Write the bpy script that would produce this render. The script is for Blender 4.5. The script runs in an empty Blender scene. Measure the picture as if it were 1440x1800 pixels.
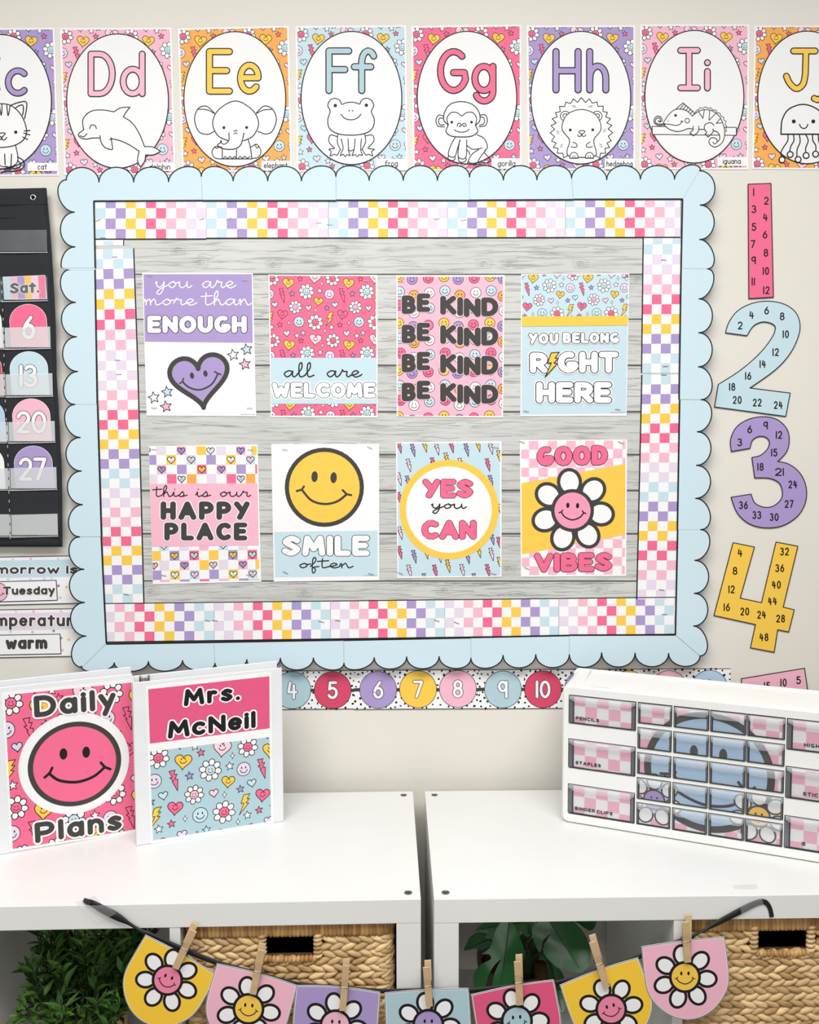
import bpy, math, random
import numpy as np
from mathutils import Vector, Matrix

random.seed(7)
SC = bpy.context.scene
COL = SC.collection

# ------------------------------------------------------------------ camera
CAM_F, CAM_P, CAM_YAW, CAM_ROLL, CAM_CY = 1437.33, .0611, .0232, -.0026, 864.18
CAM_C = np.array([0, -1.6425, 1.4722])
_c, _s = math.cos(CAM_YAW), math.sin(CAM_YAW)
_R = np.array([_c, -_s, 0]); _F = np.array([_s, _c, 0])
_c, _s = math.cos(CAM_P), math.sin(CAM_P)
_FW = _c * _F - _s * np.array([0, 0, 1.]); _U = _s * _F + _c * np.array([0, 0, 1.])
_c, _s = math.cos(CAM_ROLL), math.sin(CAM_ROLL)
_R, _U = _c * _R + _s * _U, -_s * _R + _c * _U
cd = bpy.data.cameras.new('camera')
cam = bpy.data.objects.new('camera', cd); COL.objects.link(cam)
M4 = Matrix(((_R[0], _U[0], -_FW[0], CAM_C[0]), (_R[1], _U[1], -_FW[1], CAM_C[1]), (_R[2], _U[2], -_FW[2], CAM_C[2]), (0, 0, 0, 1)))
cam.matrix_world = M4
cd.sensor_fit = 'VERTICAL'; cd.sensor_height = 24.; cd.sensor_width = 24.
cd.lens = 24. * CAM_F / 1800.
cd.shift_y = (CAM_CY - 900.) / 1800.
cd.clip_start = .05
SC.camera = cam

# ------------------------------------------------------------------ world, lamps, exposure
SC.view_settings.view_transform = 'Standard'; SC.view_settings.look = 'None'
SC.view_settings.gamma = 1.0; SC.view_settings.use_curve_mapping = False
SC.view_settings.exposure = -0.02
wd = bpy.data.worlds.new('world'); SC.world = wd; wd.use_nodes = True
bg = wd.node_tree.nodes['Background']; bg.inputs[0].default_value = (1, .985, .96, 1); bg.inputs[1].default_value = .21

def area(name, loc, rot, sx, sy, power, col):
    l = bpy.data.lights.new(name, 'AREA'); l.shape = 'RECTANGLE'; l.size = sx; l.size_y = sy; l.energy = power; l.color = col
    o = bpy.data.objects.new(name, l); o.location = loc; o.rotation_euler = rot; COL.objects.link(o); return o
area('ceiling_panel_light', (.0, -1.5, 2.74), (0, 0, 0), 2.4, 1.0, 75, (1, .985, .96))
area('front_fill_light', (-.7, -3.7, 2.05), (math.radians(82), 0, math.radians(-10)), 2.6, 1.1, 28, (1, .99, .97))  # added fill lamp behind the camera, evens out the light on the wall

# ------------------------------------------------------------------ ray helpers: photo pixel -> point on a real plane
def onplane(px, P0, n):
    px = np.asarray(px, float).reshape(-1, 2)
    d = _FW[None] + ((px[:, 0] - 720) / CAM_F)[:, None] * _R[None] - ((px[:, 1] - CAM_CY) / CAM_F)[:, None] * _U[None]
    t = np.dot(np.asarray(P0, float) - CAM_C, n) / (d @ np.asarray(n, float))
    return CAM_C[None] + t[:, None] * d
def W(x, y, Y=0.): return onplane([(x, y)], (0, Y, 0), (0, 1, 0))[0]
def wallmap(Y): return lambda p: onplane(p, (0, Y, 0), (0, 1, 0))
def homog(quad, w, h):
    src = [(0, 0), (w, 0), (w, h), (0, h)]; A = []; b = []
    for (x, y), (X, Y) in zip(src, quad):
        A += [[x, y, 1, 0, 0, 0, -X * x, -X * y], [0, 0, 0, x, y, 1, -Y * x, -Y * y]]; b += [X, Y]
    H = np.append(np.linalg.solve(np.array(A, float), np.array(b, float)), 1).reshape(3, 3)
    def f(p):
        p = np.asarray(p, float).reshape(-1, 2); q = np.c_[p, np.ones(len(p))] @ H.T
        return q[:, :2] / q[:, 2:]
    return f

# ------------------------------------------------------------------ materials
def lin(c): return tuple(((v / 255) / 12.92 if v <= 10.3 else ((v / 255 + .055) / 1.055) ** 2.4) for v in c)
MATS = {}
def nodemat(name):
    m = bpy.data.materials.new(name); m.use_nodes = True
    nt = m.node_tree; return m, nt, nt.nodes['Principled BSDF'], nt.nodes.new, nt.links.new
def paper(key, name, rgb, rough=.55, gain=.9, spec=.3):
    m, nt, b, N, L = nodemat(name)
    c = lin(rgb); c = tuple(v * gain for v in c)
    tc = N('ShaderNodeTexCoord'); nz = N('ShaderNodeTexNoise'); nz.inputs['Scale'].default_value = 260; nz.inputs['Detail'].default_value = 2
    mx = N('ShaderNodeMixRGB'); mx.inputs[1].default_value = (*[v * .97 for v in c], 1); mx.inputs[2].default_value = (*[min(1, v * 1.03) for v in c], 1)
    L(tc.outputs['Object'], nz.inputs['Vector']); L(nz.outputs['Fac'], mx.inputs[0]); L(mx.outputs[0], b.inputs['Base Color'])
    b.inputs['Roughness'].default_value = rough; b.inputs['Specular IOR Level'].default_value = spec
    MATS[key] = m; return m
for k, n, c in [('W', 'white_paper', (250, 250, 251)), ('K', 'black_ink', (26, 24, 26)), ('C', 'charcoal_ink', (66, 65, 62)), ('HP', 'hot_pink_ink', (247, 112, 150)),
                ('RP', 'raspberry_ink', (232, 92, 136)), ('P', 'soft_pink_ink', (250, 190, 210)), ('LP', 'pale_pink_ink', (252, 215, 228)), ('Y', 'yellow_ink', (254, 208, 84)), ('O', 'orange_ink', (252, 176, 88)),
                ('B', 'pale_blue_ink', (203, 228, 238)), ('SB', 'sky_blue_ink', (184, 212, 240)), ('V', 'violet_ink', (176, 156, 210)), ('L', 'lilac_ink', (235, 221, 239)), ('DP', 'dark_pink_ink', (222, 86, 128)),
                ('BB', 'border_blue_ink', (210, 233, 243)), ('CR', 'carmine_ink', (218, 74, 108)), ('MP', 'rose_pink_ink', (248, 160, 190)), ('YP', 'golden_yellow_ink', (255, 209, 64)), ('FP', 'daisy_face_pink_ink', (246, 140, 173)), ('G', 'grey_ink', (150, 150, 152)), ('LB', 'letter_blue_ink', (180, 210, 220)), ('S', 'seam_grey', (160, 178, 186)), ('F', 'oval_white_paper', (246, 247, 247))]:
    paper(k, n, c)
def simple(key, name, rgb, rough=.5, metal=0, spec=.5, noise=None, bump=0, bscale=200, gain=.9):
    m, nt, b, N, L = nodemat(name); c = tuple(v * gain for v in lin(rgb))
    tc = N('ShaderNodeTexCoord'); nz = N('ShaderNodeTexNoise'); nz.inputs['Scale'].default_value = noise or 40; nz.inputs['Detail'].default_value = 4
    L(tc.outputs['Object'], nz.inputs['Vector'])
    mx = N('ShaderNodeMixRGB'); mx.inputs[1].default_value = (*[v * .95 for v in c], 1); mx.inputs[2].default_value = (*[min(1, v * 1.04) for v in c], 1)
    L(nz.outputs['Fac'], mx.inputs[0]); L(mx.outputs[0], b.inputs['Base Color'])
    b.inputs['Roughness'].default_value = rough; b.inputs['Metallic'].default_value = metal; b.inputs['Specular IOR Level'].default_value = spec
    if bump:
        n2 = N('ShaderNodeTexNoise'); n2.inputs['Scale'].default_value = bscale; n2.inputs['Detail'].default_value = 5
        bp = N('ShaderNodeBump'); bp.inputs['Strength'].default_value = bump; bp.inputs['Distance'].default_value = .002
        L(tc.outputs['Object'], n2.inputs['Vector']); L(n2.outputs['Fac'], bp.inputs['Height']); L(bp.outputs[0], b.inputs['Normal'])
    MATS[key] = m; return m
simple('wall', 'cream_wall_paint', (234, 230, 221), .8, 0, .2, 3, .12, 260)
simple('floor', 'grey_floor', (150, 146, 140), .6, 0, .3, 6)
simple('shelfw', 'white_foil_board', (236, 237, 235), .32, 0, .45, 5)
simple('steel', 'nickel_steel', (150, 150, 150), .35, 1, .5, 90)
simple('chrome', 'chrome', (190, 190, 192), .18, 1, .5, 90)
simple('vinyl', 'white_binder_vinyl', (238, 240, 243), .35, 0, .5, 30, .1, 420)
simple('casing', 'white_cabinet_plastic', (243, 244, 241), .5, 0, .5, 20)
simple('dark', 'dark_drawer_interior', (48, 50, 54), .6, 0, .3, 40)
simple('fabric', 'black_nylon_fabric', (46, 49, 54), .85, 0, .25, 30, .35, 600)
simple('thread', 'white_thread', (200, 202, 204), .8)
simple('kthread', 'black_thread', (24, 25, 27), .9)
simple('ribbon', 'black_ribbon', (30, 31, 34), .55, 0, .4, 60)
simple('pinwood', 'clothespin_wood', (214, 183, 142), .65, 0, .3, 160, .2, 300)
simple('black', 'soft_black', (14, 12, 10), .9, 0, .1)
simple('pot', 'grey_pot', (120, 112, 98), .7, 0, .3, 40)
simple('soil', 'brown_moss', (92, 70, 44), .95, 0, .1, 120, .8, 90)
simple('petiole', 'green_stem', (52, 82, 38), .5, 0, .4, 60)
simple('stemk', 'dark_green_stem', (40, 62, 30), .6, 0, .3, 60)

def clearmat(key, name, rgb, alpha, rough=.15, gl=.12, fm=.8):
    m = bpy.data.materials.new(name); m.use_nodes = True; nt = m.node_tree; nt.nodes.clear(); N = nt.nodes.new; L = nt.links.new
    out = N('ShaderNodeOutputMaterial'); tr = N('ShaderNodeBsdfTransparent'); df = N('ShaderNodeBsdfDiffuse'); g = N('ShaderNodeBsdfGlossy')
    c = lin(rgb); df.inputs[0].default_value = (*c, 1); g.inputs['Roughness'].default_value = rough
    tc = N('ShaderNodeTexCoord'); nz = N('ShaderNodeTexNoise'); nz.inputs['Scale'].default_value = 14; L(tc.outputs['Object'], nz.inputs['Vector'])
    mr = N('ShaderNodeMapRange'); mr.inputs[3].default_value = max(0, alpha - .06); mr.inputs[4].default_value = alpha + .06; L(nz.outputs['Fac'], mr.inputs[0])
    m1 = N('ShaderNodeMixShader'); L(mr.outputs[0], m1.inputs[0]); L(tr.outputs[0], m1.inputs[1]); L(df.outputs[0], m1.inputs[2])
    fr = N('ShaderNodeFresnel'); fr.inputs[0].default_value = 1.45
    mu = N('ShaderNodeMath'); mu.operation = 'MULTIPLY_ADD'; mu.inputs[1].default_value = fm; mu.inputs[2].default_value = gl * .2; L(fr.outputs[0], mu.inputs[0])
    m2 = N('ShaderNodeMixShader'); L(mu.outputs[0], m2.inputs[0]); L(m1.outputs[0], m2.inputs[1]); L(g.outputs[0], m2.inputs[2])
    L(m2.outputs[0], out.inputs[0]); MATS[key] = m; return m
clearmat('clear', 'clear_plastic', (240, 242, 244), .03, .2, 0, .5)
clearmat('smoke', 'smoky_clear_plastic', (150, 155, 162), .35, .2)
clearmat('frost', 'frosted_plastic_lip', (198, 203, 208), .38, .3, .05, .5)
clearmat('pocket', 'vinyl_pocket_glare', (238, 241, 244), .58, .3)  # white veil mixed into the colour stands for glare on clear vinyl
clearmat('pocketd', 'thin_vinyl_pocket', (200, 206, 214), .12, .3)
clearmat('tape', 'clear_adhesive_tape', (244, 245, 246), .12, .4, 0, .25)

# weathered grey plank print
m, nt, b, N, L = nodemat('grey_plank_print')
tc = N('ShaderNodeTexCoord'); mp = N('ShaderNodeMapping'); mp.inputs['Scale'].default_value = (9, 1, 150)
nz = N('ShaderNodeTexNoise'); nz.inputs['Scale'].default_value = 1; nz.inputs['Detail'].default_value = 8; nz.inputs['Distortion'].default_value = 1.3
L(tc.outputs['Object'], mp.inputs[0]); L(mp.outputs[0], nz.inputs['Vector'])
rp = N('ShaderNodeValToRGB'); rp.color_ramp.elements[0].position = .3; rp.color_ramp.elements[0].color = (*lin((166, 167, 163)), 1)
rp.color_ramp.elements[1].position = .52; rp.color_ramp.elements[1].color = (*lin((214, 215, 212)), 1); e = rp.color_ramp.elements.new(.42); e.color = (*lin((200, 201, 198)), 1)
L(nz.outputs['Fac'], rp.inputs[0]); n2 = N('ShaderNodeTexNoise'); n2.inputs['Scale'].default_value = 5; L(tc.outputs['Object'], n2.inputs['Vector'])
mx = N('ShaderNodeMixRGB'); mx.blend_type = 'MULTIPLY'; mx.inputs[0].default_value = .3; L(rp.outputs[0], mx.inputs[1]); L(n2.outputs['Fac'], mx.inputs[2])
L(mx.outputs[0], b.inputs['Base Color']); b.inputs['Roughness'].default_value = .5; MATS['wood'] = m
simple('woodline', 'plank_gap_print', (92, 92, 90), .6); simple('woodline2', 'plank_grain_print', (140, 140, 136), .6)

# woven hyacinth
def fibre(key, name, c0, c1, sc):
    m, nt, b, N, L = nodemat(name); tc = N('ShaderNodeTexCoord'); mp = N('ShaderNodeMapping'); mp.inputs['Scale'].default_value = sc
    nz = N('ShaderNodeTexNoise'); nz.inputs['Scale'].default_value = 30; nz.inputs['Detail'].default_value = 6
    geo = N('ShaderNodeNewGeometry'); L(tc.outputs['Object'], mp.inputs[0]); L(mp.outputs[0], nz.inputs['Vector'])
    ad = N('ShaderNodeMath'); ad.operation = 'MULTIPLY_ADD'; ad.inputs[1].default_value = .45; L(geo.outputs['Random Per Island'], ad.inputs[0])
    m2 = N('ShaderNodeMath'); m2.operation = 'MULTIPLY'; m2.inputs[1].default_value = .6; L(nz.outputs['Fac'], m2.inputs[0]); L(m2.outputs[0], ad.inputs[2])
    rp = N('ShaderNodeValToRGB'); rp.color_ramp.elements[0].position = .2; rp.color_ramp.elements[0].color = (*lin(c0), 1); rp.color_ramp.elements[1].position = .75; rp.color_ramp.elements[1].color = (*lin(c1), 1)
    L(ad.outputs[0], rp.inputs[0]); L(rp.outputs[0], b.inputs['Base Color']); b.inputs['Roughness'].default_value = .6
    bp = N('ShaderNodeBump'); bp.inputs['Strength'].default_value = .5; bp.inputs['Distance'].default_value = .002; L(nz.outputs['Fac'], bp.inputs['Height']); L(bp.outputs[0], b.inputs['Normal'])
    MATS[key] = m
fibre('weave', 'braided_hyacinth', (150, 114, 68), (224, 192, 142), (2, 2, 6))
fibre('rim', 'wrapped_hyacinth_rim', (140, 98, 52), (200, 158, 100), (8, 2, .6))
fibre('leafg', 'grass_leaf', (9, 30, 8), (82, 128, 42), (1, 1, 1))
fibre('leafm', 'monstera_leaf', (12, 54, 26), (36, 106, 48), (.3, .3, .3))
MATS['leafm'].node_tree.nodes['Principled BSDF'].inputs['Roughness'].default_value = .33

# ------------------------------------------------------------------ object helpers
WL = {}
def tag(o, label=None, cat=None, group=None, kind=None):
    if label: o['label'] = label
    if cat: o['category'] = cat
    if group: o['group'] = group
    if kind: o['kind'] = kind
    return o
def thing(name, loc, label, cat, group=None):
    o = bpy.data.objects.new(name, None); COL.objects.link(o); o.location = loc; o.empty_display_size = .03
    WL[o] = np.array(loc, float); return tag(o, label, cat, group)
def mkobj(name, verts, faces, mk, parent=None, smooth=False, origin=None):
    v = np.asarray(verts, float)
    org = np.asarray(origin, float) if origin is not None else ((v.min(0) + v.max(0)) / 2)
    if parent is not None and origin is None: org = WL[parent].copy()
    keys = []; idx = []
    for k in mk:
        if k not in keys: keys.append(k)
        idx.append(keys.index(k))
    me = bpy.data.meshes.new(name); me.from_pydata((v - org).tolist(), [], faces)
    for k in keys: me.materials.append(MATS[k])
    me.polygons.foreach_set('material_index', idx)
    if smooth: me.polygons.foreach_set('use_smooth', [True] * len(faces))
    me.update()
    o = bpy.data.objects.new(name, me); COL.objects.link(o)
    if parent is not None:
        o.parent = parent; o.location = org - WL[parent]
    else: o.location = org
    WL[o] = org; return o

class MB:
    def __init__(s): s.v = []; s.f = []; s.m = []
    def add(s, vs, fs, k):
        n = len(s.v); s.v += [tuple(map(float, p)) for p in vs]; s.f += [[i + n for i in f] for f in fs]; s.m += [k] * len(fs); return s
    def box(s, x0, x1, y0, y1, z0, z1, k, fr=None):
        P = [(x, y, z) for x in (x0, x1) for y in (y0, y1) for z in (z0, z1)]
        if fr: P = [fr(p) for p in P]
        return s.add(P, [(0, 1, 3, 2), (4, 6, 7, 5), (0, 4, 5, 1), (2, 3, 7, 6), (0, 2, 6, 4), (1, 5, 7, 3)], k)
    def prism(s, out, z0, z1, k, fr):      # outline (a,b) extruded along c from z0 to z1, frame fr(a,b,c)
        n = len(out); P = [fr((a, b, z0)) for a, b in out] + [fr((a, b, z1)) for a, b in out]
        return s.add(P, [list(range(n))[::-1], list(range(n, 2 * n))] + [(i, (i + 1) % n, n + (i + 1) % n, n + i) for i in range(n)], k)
    def tube(s, path, rad, k, n=8, caps=True):
        path = [np.array(p, float) for p in path]; rs = rad if hasattr(rad, '__len__') else [rad] * len(path); P = []
        ref = np.array([.31, .17, .93])
        for i, p in enumerate(path):
            t = path[min(i + 1, len(path) - 1)] - path[max(i - 1, 0)]; t = t / (np.linalg.norm(t) + 1e-12)
            a = np.cross(t, ref); a /= np.linalg.norm(a) + 1e-12; b = np.cross(t, a)
            P += [p + rs[i] * (math.cos(2 * math.pi * j / n) * a + math.sin(2 * math.pi * j / n) * b) for j in range(n)]
        F = [(i * n + j, i * n + (j + 1) % n, (i + 1) * n + (j + 1) % n, (i + 1) * n + j) for i in range(len(path) - 1) for j in range(n)]
        if caps: F += [list(range(n))[::-1], [len(P) - n + j for j in range(n)]]
        return s.add(P, F, k)
    def lathe(s, prof, c, k, n=28):
        P = [(c[0] + r * math.cos(2 * math.pi * j / n), c[1] + r * math.sin(2 * math.pi * j / n), c[2] + z) for r, z in prof for j in range(n)]
        F = [(i * n + j, i * n + (j + 1) % n, (i + 1) * n + (j + 1) % n, (i + 1) * n + j) for i in range(len(prof) - 1) for j in range(n)]
        return s.add(P, F + [list(range(n))[::-1], [len(P) - n + j for j in range(n)]], k)
    def ell(s, c, ax, k, nu=8, nv=5, pw=1.0):   # ellipsoid with axis vectors ax[3]
        P = []; ax = [np.array(a, float) for a in ax]; c = np.array(c, float)
        for i in range(nv + 1):
            t = math.pi * i / nv; st = math.sin(t) ** pw
            for j in range(nu):
                a = 2 * math.pi * j / nu; P.append(c - math.cos(t) * ax[0] + st * (math.cos(a) * ax[1] + math.sin(a) * ax[2]))
        F = [(i * nu + j, i * nu + (j + 1) % nu, (i + 1) * nu + (j + 1) % nu, (i + 1) * nu + j) for i in range(nv) for j in range(nu)]
        return s.add(P, F, k)
    def build(s, name, parent=None, smooth=False, bevel=0, seg=2, origin=None):
        o = mkobj(name, s.v, s.f, s.m, parent, smooth, origin)
        if bevel:
            b = o.modifiers.new('bevel', 'BEVEL'); b.width = bevel; b.segments = seg; b.limit_method = 'ANGLE'
        return o

# ------------------------------------------------------------------ flat printed artwork, as real stacked geometry
DZ = 1e-4
def A(cx, cy, rx, ry, a0, a1, n=None):
    n = n or max(4, int(abs(a1 - a0) / 16) + 1)
    return [(cx + rx * math.cos(math.radians(a0 + (a1 - a0) * i / n)), cy + ry * math.sin(math.radians(a0 + (a1 - a0) * i / n))) for i in range(n + 1)]
def smooth(pts, n=5, closed=False):
    P = [np.array(p, float) for p in pts]
    if len(P) < 3: return [tuple(p) for p in P]
    out = []; m = len(P)
    for i in range(m if closed else m - 1):
        if closed: a, b, c, d = P[i - 1], P[i], P[(i + 1) % m], P[(i + 2) % m]
        else: a, b, c, d = P[max(i - 1, 0)], P[i], P[i + 1], P[min(i + 2, m - 1)]
        for j in range(n):
            t = j / n; out.append(tuple(.5 * (2 * b + (c - a) * t + (2 * a - 5 * b + 4 * c - d) * t * t + (3 * b - a - 3 * c + d) * t ** 3)))
    if not closed: out.append(tuple(P[-1]))
    return out
def clip_poly(p, c):
    x0, y0, x1, y1 = c
    for ax, lim, sg in ((0, x0, 1), (0, x1, -1), (1, y0, 1), (1, y1, -1)):
        if not len(p): return p
        out = []; d = [(q[ax] - lim) * sg for q in p]
        for i in range(len(p)):
            j = (i + 1) % len(p)
            if d[i] >= 0: out.append(p[i])
            if (d[i] >= 0) != (d[j] >= 0):
                t = d[i] / (d[i] - d[j]); out.append((p[i][0] + t * (p[j][0] - p[i][0]), p[i][1] + t * (p[j][1] - p[i][1])))
        p = out
    return p
class Art:
    def __init__(s, fn, nrm, off=0.):
        s.fn = fn; s.n = np.array(nrm, float); s.off = off; s.v = []; s.f = []; s.m = []; s.k = 0; s.T = None; s.clip = None; s.extra = None
    def at(s, ox=0, oy=0, sx=1, sy=None, rot=0.):
        s.T = (ox, oy, sx, sx if sy is None else sy, math.cos(math.radians(rot)), math.sin(math.radians(rot))); return s
    def crop(s, ox, oy, sc): return s.at(ox, oy, 1 / sc)
    def xf(s, pts):
        if s.T is None: return [(float(x), float(y)) for x, y in pts]
        ox, oy, sx, sy, c, d = s.T
        return [(ox + c * x * sx - d * y * sy, oy + d * x * sx + c * y * sy) for x, y in pts]
    def wid(s): return 1 if s.T is None else (abs(s.T[2]) + abs(s.T[3])) / 2
    def _add(s, p, c, z):
        if s.clip is not None:
            xs = [q[0] for q in p]; ys = [q[1] for q in p]; C = s.clip
            if max(xs) <= C[0] or min(xs) >= C[2] or max(ys) <= C[1] or min(ys) >= C[3]: return
            if min(xs) < C[0] or max(xs) > C[2] or min(ys) < C[1] or max(ys) > C[3]:
                p = clip_poly(p, C)
                if len(p) < 3: return
        s.k += 1; q = s.fn(np.array(p)); q = q + s.n * (s.off + z * DZ + (s.k % 56) * 1.7e-6)
        n = len(s.v); s.v += q.tolist(); s.f.append(list(range(n, n + len(p)))); s.m.append(c)
    def poly(s, pts, c, z=1): s.k += 1; s._add(s.xf(pts), c, z)
    def rect(s, x0, y0, x1, y1, c, z=1): s.poly([(x0, y0), (x1, y0), (x1, y1), (x0, y1)], c, z)
    def disc(s, x, y, r, c, z=1, ry=None, rot=0, n=None):
        ry = r if ry is None else ry; n = n or (40 if r * s.wid() > 15 else 20 if r * s.wid() > 3 else 10); ca, sa = math.cos(math.radians(rot)), math.sin(math.radians(rot))
        s.poly([(x + r * math.cos(2 * math.pi * i / n) * ca - ry * math.sin(2 * math.pi * i / n) * sa, y + r * math.cos(2 * math.pi * i / n) * sa + ry * math.sin(2 * math.pi * i / n) * ca) for i in range(n)], c, z)
    def line(s, pts, w, c, z=2, closed=False, cap=True, ax=1.):
        P = [np.array((p[0] / ax, p[1])) for p in s.xf(pts)]; w = w * s.wid() / 2
        add = s._add if ax == 1 else (lambda q, c, z: s._add([(u * ax, v) for u, v in q], c, z))
        Q = [P[0]]
        for p in P[1:]:
            if np.hypot(*(p - Q[-1])) > 1e-6: Q.append(p)
        if closed and len(Q) > 2 and np.hypot(*(Q[0] - Q[-1])) < 1e-6: Q.pop()
        if len(Q) > 4:                                            # wide strokes need fewer points
            K_ = [Q[0]]
            for i in range(1, len(Q) - 1):
                a, b = Q[i] - Q[i - 1], Q[i + 1] - Q[i]
                if np.hypot(*(Q[i] - K_[-1])) > w * .55 or (a @ b) < .72 * np.hypot(*a) * np.hypot(*b): K_.append(Q[i])
            Q = K_ + [Q[-1]]
        P = Q; n = len(P)
        if n == 1:
            add([(P[0][0] + w * math.cos(i * .5236), P[0][1] + w * math.sin(i * .5236)) for i in range(12)], c, z); return
        segs = n if closed else n - 1
        D = []
        for i in range(segs):
            d = P[(i + 1) % n] - P[i]; D.append(d / np.hypot(*d))
        def nv(d): return np.array([-d[1], d[0]])
        sharp = [False] * n; L = [None] * n; fat = np.median([np.hypot(*(P[(i + 1) % n] - P[i])) for i in range(segs)]) < w * 1.3
        for i in range(n):
            if not closed and i in (0, n - 1): continue
            a, b = D[(i - 1) % segs], D[i % segs]
            if a @ b < .72 or (fat and a @ b < .9995): sharp[i] = True
            else:
                m = nv(a) + nv(b); m /= np.hypot(*m); L[i] = m * min(1.25, 1 / max(.5, m @ nv(a)))
        for i in range(segs):
            j = (i + 1) % n; na = L[i] if L[i] is not None else nv(D[i]); nb = L[j] if L[j] is not None else nv(D[i])
            add([tuple(P[i] + na * w), tuple(P[j] + nb * w), tuple(P[j] - nb * w), tuple(P[i] - na * w)], c, z)
        nf = 10 if w > 1.2 else 6
        for i in range(n):
            if sharp[i]:
                add([(P[i][0] + w * math.cos(6.2832 * t / (nf + 4)), P[i][1] + w * math.sin(6.2832 * t / (nf + 4))) for t in range(nf + 4)], c, z)
        if cap and not closed:
            for i, d in ((0, -D[0]), (n - 1, D[-1])):
                b = math.atan2(d[1], d[0]) - math.pi / 2
                add([(P[i][0] + w * math.cos(b + math.pi * t / nf), P[i][1] + w * math.sin(b + math.pi * t / nf)) for t in range(nf + 1)], c, z)
    def curve(s, pts, w, c, z=2, closed=False, n=5): s.line(smooth(pts, n, closed), w, c, z, closed)
    def shape(s, pts, fill, lw=2., lc='K', z=1): s.poly(pts, fill, z); s.line(pts, lw, lc, z + 1, True)
    def slab(s, out, c, th=.0004, back=None):
        P = s.xf(out); q = s.fn(np.array(P)); f = q + s.n * s.off; bk = q + s.n * (s.off - th); n = len(s.v); k = len(P)
        s.v += f.tolist() + bk.tolist(); s.f += [list(range(n, n + k)), list(range(n + k, n + 2 * k))[::-1]] + [(n + i, n + (i + 1) % k, n + k + (i + 1) % k, n + k + i) for i in range(k)]; s.m += [c] * (k + 2)
    def build(s, name, label=None, cat=None, group=None, parent=None, origin=None):
        o = mkobj(name, s.v, s.f, s.m, parent, origin=origin); return tag(o, label, cat, group)

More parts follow.
